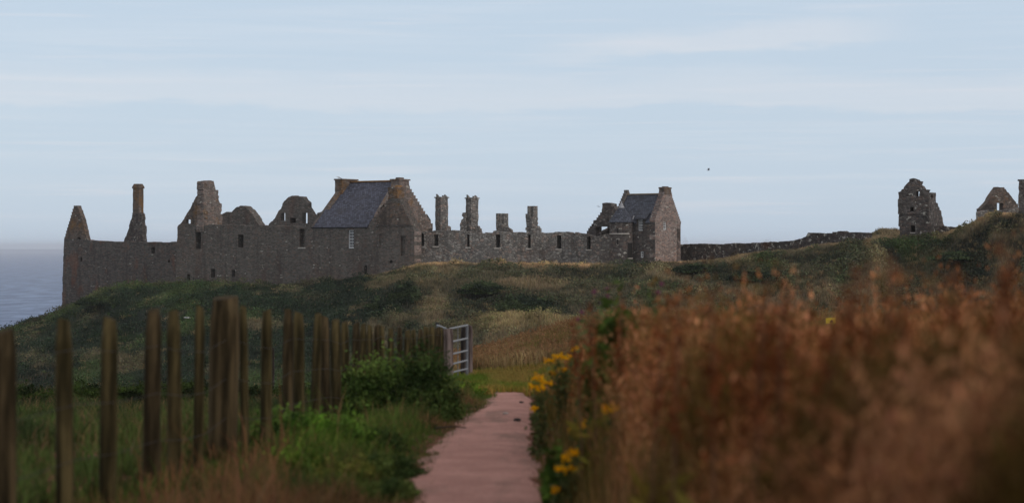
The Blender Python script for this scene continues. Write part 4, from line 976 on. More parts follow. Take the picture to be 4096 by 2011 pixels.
# ------------------------------------------------------------------ single plants
def bush(name, label, cat_, center, rx, ry, rz, nleaf, leaf, cols, seed, group=None, stems=True, up=.3):
    r = np.random.default_rng(seed); x0, y0, z0 = center
    e = empty(name, (x0, y0, z0), label, cat_, group)
    u = r.normal(size=(nleaf, 3)); u /= np.linalg.norm(u, axis=1)[:, None]; u[:, 2] = np.abs(u[:, 2])
    lump = .72 + .5 * vn(np.arctan2(u[:, 1], u[:, 0]) * 2.2 + 20, u[:, 2] * 4, seed) + .12 * r.normal(size=nleaf)
    rad = r.uniform(.25, 1, nleaf) ** .45 * lump
    P = u * rad[:, None] * np.array((rx, ry, rz)) + np.array(center)
    mixn = vn(P[:, 0] * 2.2 / max(rx, .3), P[:, 2] * 4 / max(rz, .3), seed + 4)
    c = mixc(np.tile(cols[0], (nleaf, 1)), cols[1], sst(.35, .65, mixn))
    V, T, C = leaflets(P, r.uniform(.6, 1.3, nleaf) * leaf, jit(c, nleaf, .35, .08, r), r, aspect=.5)
    npmesh('foliage', V, T, C, M['veg_dense'], e, center)
    if stems:
        k = 14; B = np.tile(np.array(center), (k, 1)); B[:, :2] += r.normal(0, rx * .12, (k, 2)); B[:, 2] -= .05
        V, T, C = blades(B, r.uniform(.6, .95, k) * rz, np.full(k, leaf * .25 + .006), r.uniform(.2, .9, k), np.tile(A(50, 42, 28), (k, 1)), np.tile(A(60, 60, 30), (k, 1)), r)
        npmesh('stems', V, T, C, M['veg_dense'], e, center)
    return e
def gp(px, d): x = (px - CX) * d / F; return (x, d, zg(x, d))
bush('nettle_bush', 'wide leafy green bush in front of the fence, left of the darker path edge bush', 'bush', gp(1530, 24.5), .78, .7, .74, 8000, .06, (A(40, 52, 24), A(62, 76, 36)), 11)
bush('thistle_bush', 'dark green bush leaning over the left edge of the path', 'bush', gp(1695, 24.0), .46, .6, .78, 6500, .055, (A(30, 40, 20), A(48, 60, 30)), 12)
bush('leafy_tuft', 'small bright green leafy tuft at the path edge in front of the gate', 'bush', gp(1870, 31), .30, .5, .26, 2200, .05, (A(48, 62, 22), A(72, 90, 30)), 13)
bush('leafy_tuft', 'bright green grassy tuft among rusty grass at the foot of the fence', 'bush', gp(1130, 19), .30, .5, .40, 2600, .06, (A(40, 54, 26), A(58, 74, 32)), 14)
bush('dock_leaves', 'dark green leafy plant standing at the left edge of the brown grass right of the path', 'plant', gp(2470, 13.0), .20, .3, .78, 1300, .10, (A(26, 34, 12), A(44, 56, 24)), 15)
bush('dock_leaves', 'dark green leafy plant low beside the path at the bottom of the picture', 'plant', gp(2230, 12.6), .10, .3, .36, 700, .08, (A(30, 42, 16), A(50, 66, 26)), 16)
for k, (px, d, w, h, nl, c0, c1, t) in enumerate(((1230, 17.2, .26, .34, 1500, A(40, 58, 20), A(62, 88, 28), 'bright green weed at the foot of the slim posts right of the strainer'), (1370, 17.5, .30, .36, 1700, A(38, 54, 22), A(58, 78, 30), 'mid green weed below the wide leafy bush'),
        (1490, 17.8, .30, .24, 1400, A(34, 44, 22), A(54, 66, 32), 'dark green weed between the leafy bush and the path bend'), (1540, 15.2, .30, .17, 1100, A(36, 46, 24), A(58, 68, 34), 'dark green weed trailing over the lower left path edge'), (1400, 14.4, .30, .26, 1500, A(48, 50, 24), A(72, 74, 34), 'olive weed low on the verge left of the path'),
        (1180, 14.8, .24, .30, 1200, A(44, 58, 20), A(66, 84, 30), 'bright green weed among the rusty grass at the bottom'), (1560, 13.4, .20, .12, 700, A(36, 46, 24), A(58, 66, 34), 'small dark weed at the bottom left corner of the path'))):
    bush('verge_weed', t, 'weed', gp(px, d), w, .35, h, nl * 3, .038, (c0 * 1.15, c1 * 1.1), 70 + k, group='weeds along the left path verge')
# low dark hedge row along the far edge of the field
for k, (px, d, w, h) in enumerate(((60, 49, .9, .5), (330, 50, 1.0, .55), (560, 50, .9, .5), (760, 51, .9, .5), (960, 51, .9, .5), (1180, 52, 1.0, .5))):
    txt = ['dark low shrub at the left picture edge behind the fence', 'dark low shrub seen between the second and third fence posts', 'dark low shrub seen left of the thick strainer post', 'dark low shrub half hidden by the thick strainer post', 'dark low shrub seen just right of the thick strainer post', 'dark low shrub behind the close set posts'][k]
    bush('field_shrub', txt, 'shrub', gp(px, d), w, 1.0, h, 2600, .09, (A(20, 26, 14), A(38, 48, 22)), 30 + k, group='low shrubs along the field edge')
# scrub on the headland
for k, (px, d, w, h, t) in enumerate(((2110, 205, 4.0, 1.6, 'wide dark shrub patch in the hollow behind the pale grass ridge'), (1935, 210, 2.6, 1.2, 'dark shrub patch on the slope above the gate'), (1620, 208, 1.7, 2.2, 'dark shrub on the steep slope left of the gate, below the front gable wing'),
                                      (1530, 203, 1.8, 1.3, 'dark shrub lower on the slope above the close set posts'), (880, 232, 3.5, .8, 'dark green shrub under the tall ruined hall'), (2790, 212, 2.4, .8, 'dark green shrub at the foot of the boundary wall near the lodge'), (3010, 200, 2.2, .9, 'dark shrub on the slope below the boundary wall'), (3860, 190, 3.0, .8, 'dark shrub band on the slope right of the tower ruin'), (420, 236, 3.2, 1.0, 'dense dark shrub under the left end of the low range'))):
    bush('gorse_bush', t, 'shrub', gp(px, d), w, w * .8, h, 5200, .30, (A(31, 38, 30), A(46, 54, 37)), 50 + k, group='dark scrub on the headland', stems=False)

# dock plants: rust red seeding spikes
def dock(px, top, d, label, seed, sc=1.0, col=(A(84, 47, 27), A(60, 31, 18))):
    r = np.random.default_rng(seed); x = (px - CX) * d / F; zt = -(top - CY) * d / F; z0 = zg(x, d); H = max(zt - z0, .3)
    e = empty('dock_plant', (x, d, z0), label, 'plant', 'rust red dock plants right of the path')
    V, Fc = [], []; ns = 6; lx, ly = r.normal(0, .05, 2) * H
    for k in range(9):
        f = k / 8; rr = .007 * (1 - .6 * f)
        for j in range(ns): a = 2 * math.pi * j / ns; V.append((x + lx * f * f + rr * math.cos(a), d + ly * f * f + rr * math.sin(a), z0 + H * f - .03 * (1 - f)))
    for k in range(8):
        for j in range(ns): Fc.append((k * ns + j, k * ns + (j + 1) % ns, k * ns + ns + (j + 1) % ns, k * ns + ns + j))
    build('stem', V, Fc, M['dock_stem'], e)
    pts = []
    for b in range(7):                       # whorled seed branches
        f = r.uniform(.52, .8); a = r.uniform(0, 6.28); L = r.uniform(.10, .24) * H * .8 * sc
        for q in range(13):
            t = q / 12; pts.append((x + lx * f * f + math.cos(a) * L * .32 * t + r.normal(0, .008), d + ly * f * f + math.sin(a) * L * .32 * t + r.normal(0, .008), z0 + H * f + L * t * .9 + r.normal(0, .006)))
    for q in range(80):
        f = r.uniform(.48, 1.0); w = .028 * (1.08 - f) / .45 * sc + .006; pts.append((x + lx * f * f + r.normal(0, w), d + ly * f * f + r.normal(0, w), z0 + H * f))
    P = np.array(pts); c = mixc(np.tile(col[0], (len(P), 1)), col[1], r.random(len(P)))
    rk = [(x + lx * .25, d + ly * .25, z0 + H * .46, H * .54)]
    rb = blades(np.array([q[:3] for q in rk]), np.array([q[3] for q in rk]), np.full(len(rk), .008), np.full(len(rk), .03), np.tile(col[0], (len(rk), 1)), np.tile(col[0], (len(rk), 1)), r)
    V, T, C = cat([leaflets(P, r.uniform(.018, .04, len(P)) * sc, jit(c, len(P), .3, .06, r), r, aspect=.7), rb]); npmesh('seed_head', V, T, C, M['veg'], e, (x, d, z0))
    P = np.stack([x + r.normal(0, .05, 10), d + r.normal(0, .05, 10), z0 + r.uniform(.05, .4, 10) * H], 1)
    V, T, C = leaflets(P, r.uniform(.10, .2, 10), jit(A(78, 70, 30), 10, .3, .1, r), r, aspect=.28, dirz=.6); npmesh('leaf', V, T, C, M['veg'], e, (x, d, z0))
docks = [(2330, 1265, 12.5, 'rust red dock spike at the very left edge of the brown grass'), (2385, 1205, 11.5, 'rust red dock spike below the slated lodge turret, edge of the grass'), (2470, 1190, 11.0, 'broad reddish dock spike right of the dark leafy plant'),
 (2600, 1180, 7.5, 'low rust dock spike under the pink gable of the lodge'), (2690, 1140, 7.0, 'deep red dock spike just right of the lodge'), (2860, 1150, 6.0, 'short rust dock spike between lodge and boundary wall'), (3010, 1120, 5.6, 'rust dock spike below the middle of the boundary wall'), (3100, 1115, 5.6, 'thick brown dock spike beside the yellow sign'),
 (3230, 1150, 5.2, 'short rust dock spike above the yellow sign'), (3390, 1065, 5.8, 'slim dark dock spike below the right end of the boundary wall'), (3460, 1050, 5.6, 'dark dock spike left of the tower ruin foot'), (3560, 1015, 5.6, 'tall brown dock spike just left of the tower ruin'),
 (3660, 1060, 5.4, 'orange brown dock spike in front of the tower ruin'), (3745, 1062, 5.4, 'leaning orange dock spike right of the tower ruin'), (3850, 1080, 5.0, 'bushy rust dock spike on the slope right of the tower'), (3950, 1070, 4.8, 'green tinged dock spike left of the tallest dock'), (4050, 935, 4.6, 'tallest dark dock spike rising at the right picture edge')]
for k, (px, tp, d, t) in enumerate(docks): dock(px, tp, d, t, 100 + k, .75 if k == 16 else .62 if k > 8 else .8)

# thistles with purple heads at the left top of the brown grass
def thistle(px, top, d, label, seed):
    r = np.random.default_rng(seed); x = (px - CX) * d / F; zt = -(top - CY) * d / F; z0 = zg(x, d)
    e = empty('thistle', (x, d, z0), label, 'plant', 'purple thistles right of the path')
    B = np.tile((x, d, z0), (1, 1)).astype(float); H = zt - z0
    V, T, C = blades(B, np.array([H]), np.array([.014]), np.array([.02]), np.tile(A(60, 62, 36), (1, 1)), np.tile(A(60, 62, 36), (1, 1)), r); npmesh('stem', V, T, C, M['veg'], e, (x, d, z0))
    P = np.stack([x + r.normal(0, .03, 40), d + r.normal(0, .03, 40), z0 + r.uniform(.2, .95, 40) * H], 1)
    V, T, C = leaflets(P, r.uniform(.05, .12, 40), jit(A(58, 66, 40), 40, .3, .1, r), r, aspect=.3); npmesh('leaf', V, T, C, M['veg'], e, (x, d, z0))
    for q in range(2):
        cx, cy, cz = x + r.normal(0, .02), d + r.normal(0, .02), zt - q * .05
        u = r.normal(size=(60, 3)); u /= np.linalg.norm(u, axis=1)[:, None]; P = u * .010 + np.array((cx, cy, cz + .004))
        V, T, C = leaflets(P, r.uniform(.014, .026, 60), jit(A(92, 52, 72), 60, .25, .08, r), r, dirz=1.2, aspect=.35); npmesh('flower_head', V, T, C, M['veg'], e, (x, d, z0))
for k, (px, tp, d, t) in enumerate(((2392, 1168, 13.5, 'purple thistle left of the lodge turret line'), (2442, 1160, 13.5, 'purple thistle head tallest of the ones below the lodge'), (2318, 1250, 14, 'purple thistle lowest at the left rim of the brown grass'), (2632, 1138, 12, 'purple thistle in front of the pink lodge gable foot'))): thistle(px, tp, d, t, 200 + k)

# ragwort: yellow flat-topped flower clusters
def ragwort(d, heads, label, seed):
    r = np.random.default_rng(seed); x = (np.mean([h[0] for h in heads]) - CX) * d / F + .02; z0 = zg(x, d)
    e = empty('ragwort', (x, d, z0), label, 'flower', 'yellow ragwort plants right of the path')
    st = []; lv = []
    for (px, py, s) in heads:
        hx, hz = (px - CX) * d / F, -(py - CY) * d / F; hy = d + r.normal(0, .06)
        k = 10
        for q in range(k):                   # stem as short pieces leaning out
            f0 = q / k; P0 = np.array((x + (hx - x) * f0 ** 1.4, d + (hy - d) * f0, z0 + (hz - z0) * f0))
            st.append(blades(P0[None], np.array([(hz - z0) / k * 1.3]), np.array([.010]), np.array([.05]), A(70, 66, 34)[None], A(72, 76, 34)[None], r))
            lv.append(leaflets(P0[None] + r.normal(0, .03, (7, 3)), r.uniform(.04, .09, 7), jit(A(54, 60, 36), 7, .35, .1, r), r, aspect=.4))
        n = int(26 * s); a = r.uniform(0, 6.28, n); rr = np.sqrt(r.random(n)) * .055 * s
        P = np.stack([hx + rr * np.cos(a), hy + rr * np.sin(a), hz + .012 * np.cos(rr / .055 * 1.5) + r.normal(0, .010, n)], 1)
        parts = [leaflets(P + r.normal(0, .004, P.shape), r.uniform(.018, .028, n), jit(A(196, 136, 14, .55), n, .15, .05, r), r, aspect=.8, flat=.0) for q in range(3)]
        V, T, C = cat(parts); npmesh('flower_head', V, T, C, M['veg'], e, (x, d, z0))
    V, T, C = cat(st); npmesh('stem', V, T, C, M['veg'], e, (x, d, z0)); V, T, C = cat(lv); npmesh('leaf', V, T, C, M['veg'], e, (x, d, z0))
ragwort(18, [(2200, 1447, .9), (2238, 1426, 1.1), (2278, 1436, 1.0), (2302, 1396, .7), (2252, 1480, .6), (2212, 1498, .6)], 'highest yellow ragwort with an arching row of flowers by the path', 301)
ragwort(17.5, [(2148, 1512, 1.0), (2182, 1532, 1.1), (2130, 1548, .7), (2160, 1552, 1.0)], 'dense bunch of yellow ragwort overhanging the right edge of the path', 302)
ragwort(17, [(2135, 1632, .6)], 'single small yellow ragwort head low at the right path edge', 303)
ragwort(11, [(2440, 1632, .9)], 'yellow ragwort head deep in the brown grass, farthest right', 304)
ragwort(13, [(2308, 1722, .9), (2352, 1700, .9)], 'pair of yellow ragwort heads halfway up the grass edge', 305)
ragwort(12, [(2288, 1808, .7), (2262, 1868, 1.2), (2276, 1838, .8)], 'tall narrow cluster of yellow ragwort near the bottom of the picture', 306)
ragwort(12, [(2226, 1966, .6)], 'lowest dull yellow ragwort head at the bottom path edge', 307)

# ------------------------------------------------------------------ fence
def post_mesh(r, h, seed, bevel=.02, sides=14, rings=9):
    rn = random.Random(seed); V, Fc = [], []
    ph = [rn.uniform(0, 6.28) for _ in range(3)]
    for k in range(rings + 1):
        f = k / rings; z = h * f
        rr = r * (1 - .05 * f) * (1 + .03 * math.sin(3 * f + ph[0]))
        if k == rings: rr -= bevel
        for j in range(sides):
            a = 2 * math.pi * j / sides; q = rr * (1 + .05 * math.sin(2 * a + ph[1]) + .02 * math.sin(5 * a + ph[2] + f * 2)); zz = z - (bevel * .6 if k == rings - 1 else 0)
            if k >= rings - 1: zz += .012 * math.sin(a + ph[0])
            V.append((q * math.cos(a), q * math.sin(a), zz))
    for k in range(rings):
        for j in range(sides): Fc.append((k * sides + j, k * sides + (j + 1) % sides, (k + 1) * sides + (j + 1) % sides, (k + 1) * sides + j))
    Fc.append(tuple(rings * sides + j for j in range(sides))); Fc.append(tuple(reversed(range(sides))))
    return V, Fc
protos = []
posts = [(24, 1322, 76), (262, 1282, 70), (428, 1272, 66), (602, 1242, 64), (702, 1247, 56), (791, 1228, 38), (890, 1190, 124), (981, 1228, 32), (1063, 1240, 44), (1147, 1240, 44), (1196, 1249, 44), (1255, 1256, 36), (1301, 1267, 38), (1344, 1280, 40), (1387, 1288, 34),
         (1421, 1292, 30), (1452, 1297, 27), (1481, 1299, 24), (1504, 1301, 24), (1530, 1303, 24), (1565, 1314, 22), (1596, 1312, 22), (1627, 1319, 24), (1653, 1319, 22), (1680, 1317, 22), (1706, 1306, 26), (1728, 1306, 26), (1751, 1308, 26), (1766, 1311, 22)]
ordn = ['first', 'second', 'third', 'fourth', 'fifth', 'sixth', 'seventh', 'eighth', 'ninth', 'tenth', 'eleventh', 'twelfth', 'thirteenth', 'fourteenth', 'fifteenth', 'sixteenth', 'seventeenth', 'eighteenth', 'nineteenth', 'twentieth', 'twenty-first', 'twenty-second']
post_pos = []
protomesh = None
for k, (px, top, wpx) in enumerate(posts):
    d = float(np.interp(k, [0, 6, 14, 28], [10.6, 16.6, 24.6, 38.2])); x = (px - CX) * d / F; zt = -(top - CY) * d / F; z0 = zg(x, d) - .12
    strain = k == 6
    if strain:
        V, Fc = post_mesh(.126, 1.0, 77, .02, 18)
    else:
        V, Fc = post_mesh(.05, 1.0, k % 5, .012)
    me = bpy.data.meshes.new('fence_post'); me.from_pydata(V, [], Fc); me.polygons.foreach_set('use_smooth', [len(p.vertices) == 4 for p in me.polygons])
    me.materials.append(M['post_dark' if (strain or k % 3 == 0) else 'post'])
    o = bpy.data.objects.new('strainer_post' if strain else 'fence_post', me); link(o); o.location = (x, d, z0)
    wr = .54 * wpx * d / F; o.scale = (1, 1, zt - z0) if strain else (wr / .05, wr / .05, zt - z0)
    o.rotation_euler = (R(random.uniform(-1.0, 1.0)), R(random.uniform(-.9, .9)), random.uniform(0, 6))
    if k in (3, 11): o.rotation_euler[1] = R(2.0)
    if strain: tag(o, 'thickest and tallest round post of the blurred fence, dark with a pale edge', 'post')
    elif k < 6: tag(o, ['mossy wooden fence post cut by the left picture edge', 'mossy wooden fence post second from the left edge', 'mossy wooden fence post third from the left edge', 'mossy slightly leaning fence post fourth from the left edge', 'narrow brown fence post second left of the thick strainer post', 'fence post close against the left side of the thick strainer post'][k], 'post', 'wooden posts of the fence')
    else: tag(o, ('slim mossy fence post, %s to the right of the thick strainer post' % ordn[k - 7]) if k < 28 else 'last slim fence post of the row, touching the gate post', 'post', 'wooden posts of the fence')
    post_pos.append((x, d, z0 + .12, zt))
# wires, stapled to the posts
for q, f in enumerate((.30, .58, .86)):
    V, Fc = [], []
    for (x, d, z0, zt) in post_pos:
        z = z0 + min(zt - z0, 1.15) * f
        for a in range(5): V.append((x + .055 + .0022 * math.cos(a * 1.257), d, z + .0022 * math.sin(a * 1.257)))
    for k in range(len(post_pos) - 1):
        for a in range(5): Fc.append((k * 5 + a, k * 5 + (a + 1) % 5, k * 5 + 5 + (a + 1) % 5, k * 5 + 5 + a))
    o = build('fence_wire', V, Fc, M['wire']); tag(o, ['lowest thin wire strung along the fence posts', 'middle thin wire strung along the fence posts', 'top thin wire strung along the fence posts'][q], 'wire', 'wires of the fence')

# ------------------------------------------------------------------ gate
def tube(V, Fc, a, b, r, n=10):
    a, b = Vector(a), Vector(b); d = (b - a).normalized(); u = d.orthogonal().normalized(); v = d.cross(u); q = len(V)
    for p in (a, b):
        for j in range(n): an = 2 * math.pi * j / n; V.append(p + u * r * math.cos(an) + v * r * math.sin(an))
    for j in range(n): Fc.append((q + j, q + (j + 1) % n, q + n + (j + 1) % n, q + n + j))
    Fc.append(tuple(q + j for j in range(n))); Fc.append(tuple(q + n + j for j in reversed(range(n))))
zgp = lambda x, y: (1700 + x / 4.686, 1270 + y / 4.686)
dn, df = 39.0, 40.3
lx, ly = zgp(478, 215); rx_, ry_ = zgp(790, 140)
e = empty('field_gate', at(zgp(790, 0)[0], 1515, df), 'galvanised metal bar gate standing open between wooden posts at the path end', 'gate')
yl = [205, 455, 690, 878, 1030, 1165]; yr = [140, 385, 612, 795, 955, 1095]
for a, b in zip(yl, yr):
    V, Fc = [], []; tube(V, Fc, at(*zgp(455, a + 3), dn), at(*zgp(795, b), df), .019); build('rail', V, Fc, M['galv'], e, smooth=False)
V, Fc = [], []; tube(V, Fc, at(*zgp(790, 128), df), at(*zgp(790, 1105), df), .026); build('stile', V, Fc, M['galv_dull'], e)
V, Fc = [], []; tube(V, Fc, at(*zgp(455, 200), dn), at(*zgp(455, 1175), dn), .022); build('stile', V, Fc, M['galv_dull'], e)
V, Fc = [], []; tube(V, Fc, at(*zgp(617, 178), (dn + df) / 2 - .03), at(*zgp(617, 1130), (dn + df) / 2 - .03), .008); build('brace', V, Fc, M['galv_dull'], e)
# return rail with its black cap, running back from the near post
o = empty('kissing_gate_rail', at(1748, 1310, 40.4), 'short pale metal rail with a black end cap behind the fence end', 'rail')
V, Fc = [], []; tube(V, Fc, at(*zgp(225, 140), 40.6), at(*zgp(400, 205), 39.2), .020); build('rail', V, Fc, M['galv'], o)
V, Fc = [], []; tube(V, Fc, at(*zgp(230, 130), 40.62), at(*zgp(230, 900), 40.62), .024); build('upright', V, Fc, M['galv_dull'], o)
V, Fc = [], []; tube(V, Fc, at(*zgp(195, 115), 40.6), at(*zgp(262, 112), 40.6), .030); build('end_cap', V, Fc, M['black_plastic'], o)
for x, top, d, w, mt, lb in ((422, 212, 38.7, .115, 'gate_post', 'weathered brown wooden gate post at the near hinge side of the metal gate'), (738, 175, 40.7, .075, 'gate_post_dark', 'dark wooden gate post seen through the gate bars'), (842, 150, 41.2, .06, 'gate_post', 'slim wooden post just right of the gate stile')):
    px, py = zgp(x, top); p = at(px, py, d); z0 = zg(p.x, p.y) - .1
    V, Fc = post_mesh(w, 1.0, int(x), .012); me = bpy.data.meshes.new('gate_post'); me.from_pydata(V, [], Fc); me.polygons.foreach_set('use_smooth', [len(q.vertices) == 4 for q in me.polygons]); me.materials.append(M[mt])
    o = bpy.data.objects.new('gate_post', me); link(o); o.location = (p.x, p.y, z0); o.scale = (1, 1, p.z - z0); tag(o, lb, 'post', 'posts of the gate')

# marker post beyond the fence and the yellow sign in the grass
px, d = 1093, 62; p = at(px, 1390, 57); z0 = zg(p.x, p.y) - .1
V, Fc = post_mesh(.035, 1.0, 5, .01); me = bpy.data.meshes.new('marker_post'); me.from_pydata(V, [], Fc); me.materials.append(M['gate_post_dark'])
o = bpy.data.objects.new('marker_post', me); link(o); o.location = (p.x, p.y, z0); o.scale = (1, 1, p.z - z0); tag(o, 'short reddish wooden marker post far behind the fence', 'post')
d = 40; e = empty('warning_sign', at(3323, 1290, d), 'small yellow sign with a dark mark sticking out of the brown grass', 'sign')
p = at(3323, 1281, d); hw_, hh_ = .5 * 38 * d / F, .5 * 22 * d / F
def plate(name, cx, cz, w, h, y0, y1, mat, par, tilt=.06):
    V = []
    for y in (y0, y1):
        for sx, sz in ((-1, -1), (1, -1), (1, 1), (-1, 1)): V.append((cx + sx * w, y, cz + sz * h + tilt * sx * w))
    return build(name, V, [(0, 1, 2, 3), (7, 6, 5, 4), (0, 1, 5, 4), (1, 2, 6, 5), (2, 3, 7, 6), (3, 0, 4, 7)], M[mat], par)
pl = plate('sign_plate', p.x, p.z, hw_, hh_, d, d + .01, 'sign_yellow', e)
V = [(p.x - .028 + dx, d - yy, p.z - hh_ * .8 + dz) for yy in (.004, .001) for dx, dz in ((0, 0), (.085, 0), (.062, .055), (.03, .06))]
build('sign_mark', V, [(0, 1, 2, 3), (7, 6, 5, 4), (0, 1, 5, 4), (1, 2, 6, 5), (2, 3, 7, 6), (3, 0, 4, 7)], M['sign_mark'], pl)
V, Fc = [], []; tube(V, Fc, (p.x, d + .035, zg(p.x, d) - .1), (p.x, d + .035, p.z + hh_ * .6), .024); build('sign_post', V, Fc, M['post'], e)

# ------------------------------------------------------------------ birds
def gull(name, loc, label, heading, flying=True, dihedral=25, span=1.1, grey=False, roll=0):
    e = empty(name, loc, label, 'bird', 'gulls around the castle')
    hd = R(heading); fx, fy = math.cos(hd), math.sin(hd); cr = R(roll)
    def T(f, s, u): return Vector(loc) + Vector((fx * f - fy * s, fy * f + fx * s, u + s * math.tan(cr)))
    prof = [(-.30, .012, 0), (-.22, .05, 0), (-.08, .075, -.005), (.06, .075, 0), (.15, .05, .01), (.19, .042, .02), (.235, .038, .022), (.265, .015, .02)]
    V, Fc, n = [], [], 10
    for f, r, u in prof:
        for j in range(n): a = 2 * math.pi * j / n; V.append(T(f, r * math.cos(a), u + r * .85 * math.sin(a) + (0 if flying else f * .25)))
    for k in range(len(prof) - 1):
        for j in range(n): Fc.append((k * n + j, k * n + (j + 1) % n, k * n + n + (j + 1) % n, k * n + n + j))
    Fc += [tuple(range(n)), tuple((len(prof) - 1) * n + j for j in range(n))]
    build('body', V, Fc, M['gull_grey' if grey else 'gull_white'], e, smooth=True)
    V = []; 
    for t in (.008, -.008):
        for f, s in ((-.25, -.03), (-.42, -.07), (-.42, .07), (-.25, .03)): V.append(T(f, s, t + (0 if flying else f * .25)))
    build('tail', V, [(0, 1, 2, 3), (7, 6, 5, 4), (0, 1, 5, 4), (1, 2, 6, 5), (2, 3, 7, 6), (3, 0, 4, 7)], M['gull_grey' if grey else 'gull_white'], e)
    b = .0 if flying else .265 * .25
    V = [T(.26, -.01, .028 + b), T(.26, .01, .028 + b), T(.26, 0, .008 + b), T(.315, 0, .012 + b)]; build('beak', V, [(0, 1, 2), (0, 1, 3), (1, 2, 3), (2, 0, 3)], M['gull_yellow'], e)
    for sg in (-1, 1):
        V = []
        if flying:
            di = R(dihedral)
            st = [(.05, .10, -.12, .05), (.28, .13, -.06, .28 * math.tan(di) * .9), (.40, .08, -.05, .36 * math.tan(di)), (span / 2, -.12, -.16, .34 * math.tan(di))]
            for s, a, c_, u in st:
                for t in (.010, -.010): V += [T(a, sg * s, u + t), T(c_, sg * s, u + t)]
        else:
            for s, a, c_, u in ((.06, .10, -.05, .055), (.078, .02, -.2, .0), (.06, -.12, -.36, -.03), (.03, -.3, -.42, -.06)):
                for t in (.010, -.012): V += [T(a, sg * s, u + t + a * .25), T(c_, sg * s, u + t + c_ * .25)]
        Fc = []
        for k in range(3):
            q = k * 4; Fc += [(q, q + 1, q + 5, q + 4), (q + 2, q + 3, q + 7, q + 6), (q, q + 2, q + 6, q + 4), (q + 1, q + 3, q + 7, q + 5)]
        Fc += [(0, 1, 3, 2), (12, 13, 15, 14)]
        build('wing', V, Fc, M['gull_grey'], e)
    if not flying:
        for sg in (-1, 1):
            V, Fc = [], []; tube(V, Fc, T(-.02, sg * .03, -.05), T(-.02, sg * .03, -.19), .008, 6); build('leg', V, Fc, M['gull_yellow'], e)
gull('gull', at(2834, 681, 330), 'grey gull flying level in the open sky right of the lodge', 5, True, 42, grey=True)
gull('gull', at(2395, 826, 420), 'thin winged pale gull gliding beside the dark stepped gable', -30, True, 4, span=1.3, roll=-9)
gull('gull', at(746, 1270, 195), 'white gull gliding low over the green slope between fence posts', 200, True, 12, span=1.1)
q_ = LB.sz(1355, 717, W / 2 - 1.3); p = LB.w(q_[0], W / 2 - 1.3, zc_top + .19)
gull('gull', p, 'white gull perched on the big left chimney of the slate roofed house', 195, False)

# stones and a twig on the path
def pebble(px, py, r, mat, label, seed):
    d = 1.19 / ((py - CY) / F - .0367); x = (px - CX) * d / F; z = float(zground(np.array([x]), np.array([d]), False)[0]) + .03
    bm = bmesh.new(); bmesh.ops.create_icosphere(bm, subdivisions=2, radius=r); rn = random.Random(seed)
    for v in bm.verts: v.co = Vector((v.co.x * 1.5, v.co.y * 1.2, v.co.z * .75)) * (1 + rn.uniform(-.14, .14))
    me = bpy.data.meshes.new('stone'); bm.to_mesh(me); bm.free(); me.materials.append(mat); o = bpy.data.objects.new('stone', me); link(o); o.location = (x, d, z + r * .35); tag(o, label, 'stone', 'loose stones on the path')
pebble(2068, 1692, .030, M['pebble_dark'], 'dark loose stone right of centre on the pink path', 1)
pebble(2022, 1666, .026, M['pebble'], 'pale loose stone in the middle of the pink path', 2)
pebble(2086, 1618, .022, M['pebble_dark'], 'small dark stone near the far end of the path', 3)
d = 1.19 / ((1727 - CY) / F - .0367); x = (1800 - CX) * d / F; V, Fc = [], []
z = float(zground(np.array([x]), np.array([d]), False)[0]) + .05
tube(V, Fc, (x - .16, d - .05, z), (x + .02, d, z + .01), .010, 7); tube(V, Fc, (x + .02, d, z + .01), (x + .17, d + .04, z - .005), .007, 7); tube(V, Fc, (x + .02, d, z + .01), (x + .10, d - .05, z + .01), .005, 7)
tag(build('twig', V, Fc, M['twig']), 'dark twig lying across the left edge of the path', 'twig')

# ------------------------------------------------------------------ air, light, sky, camera
HZ = 18000.0
V = [(sx * HZ, y, z) for z in (SEA - 14, 26.0) for sx, y in ((-1, -60), (1, -60), (1, HZ), (-1, HZ))]
m, nt, nd, lk = newmat('haze_air')
pv = N(nt, 'ShaderNodeVolumePrincipled'); pv.inputs['Color'].default_value = (.93, .95, .99, 1); pv.inputs['Density'].default_value = .00010; pv.inputs['Anisotropy'].default_value = .15
o_ = N(nt, 'ShaderNodeOutputMaterial'); lk.new(pv.outputs[0], o_.inputs['Volume'])
hz = build('haze', V, [(3, 2, 1, 0), (4, 5, 6, 7), (0, 1, 5, 4), (1, 2, 6, 5), (2, 3, 7, 6), (3, 0, 4, 7)], m); hz['kind'] = 'stuff'; hz['label'] = 'thin sea haze filling the air'

SUN_EL, SUN_AZ = R(22), R(128)           # low, from the right and a little behind the camera, veiled
world = bpy.data.worlds.new("World"); scene.world = world; world.use_nodes = True
nt = world.node_tree; nt.nodes.clear(); lk = nt.links
sky = N(nt, 'ShaderNodeTexSky', sky_type='NISHITA', sun_disc=False, sun_elevation=SUN_EL, sun_rotation=SUN_AZ)
bg1 = N(nt, 'ShaderNodeBackground', Strength=.10); lk.new(sky.outputs[0], bg1.inputs[0])
tc = N(nt, 'ShaderNodeTexCoord'); dirv = tc.outputs['Generated']
def streak(scale, rot, seed, lo, hi):
    mp = N(nt, 'ShaderNodeMapping'); mp.inputs['Scale'].default_value = scale; mp.inputs['Rotation'].default_value = (0, R(rot), 0); mp.inputs['Location'].default_value = (seed, seed * 1.7, seed * .3); lk.new(dirv, mp.inputs[0])
    nz = N(nt, 'ShaderNodeTexNoise', Scale=1.0, Detail=6.0, Roughness=.58, Distortion=.4); lk.new(mp.outputs[0], nz.inputs['Vector']); return ramp(nt, nz.outputs[0], lo, hi)
sepd = N(nt, 'ShaderNodeSeparateXYZ'); lk.new(dirv, sepd.inputs[0])
s1 = streak((4, 4, 95), 1.0, 3.1, .46, .72)
s2 = streak((9, 9, 260), -1.5, 7.7, .50, .78)
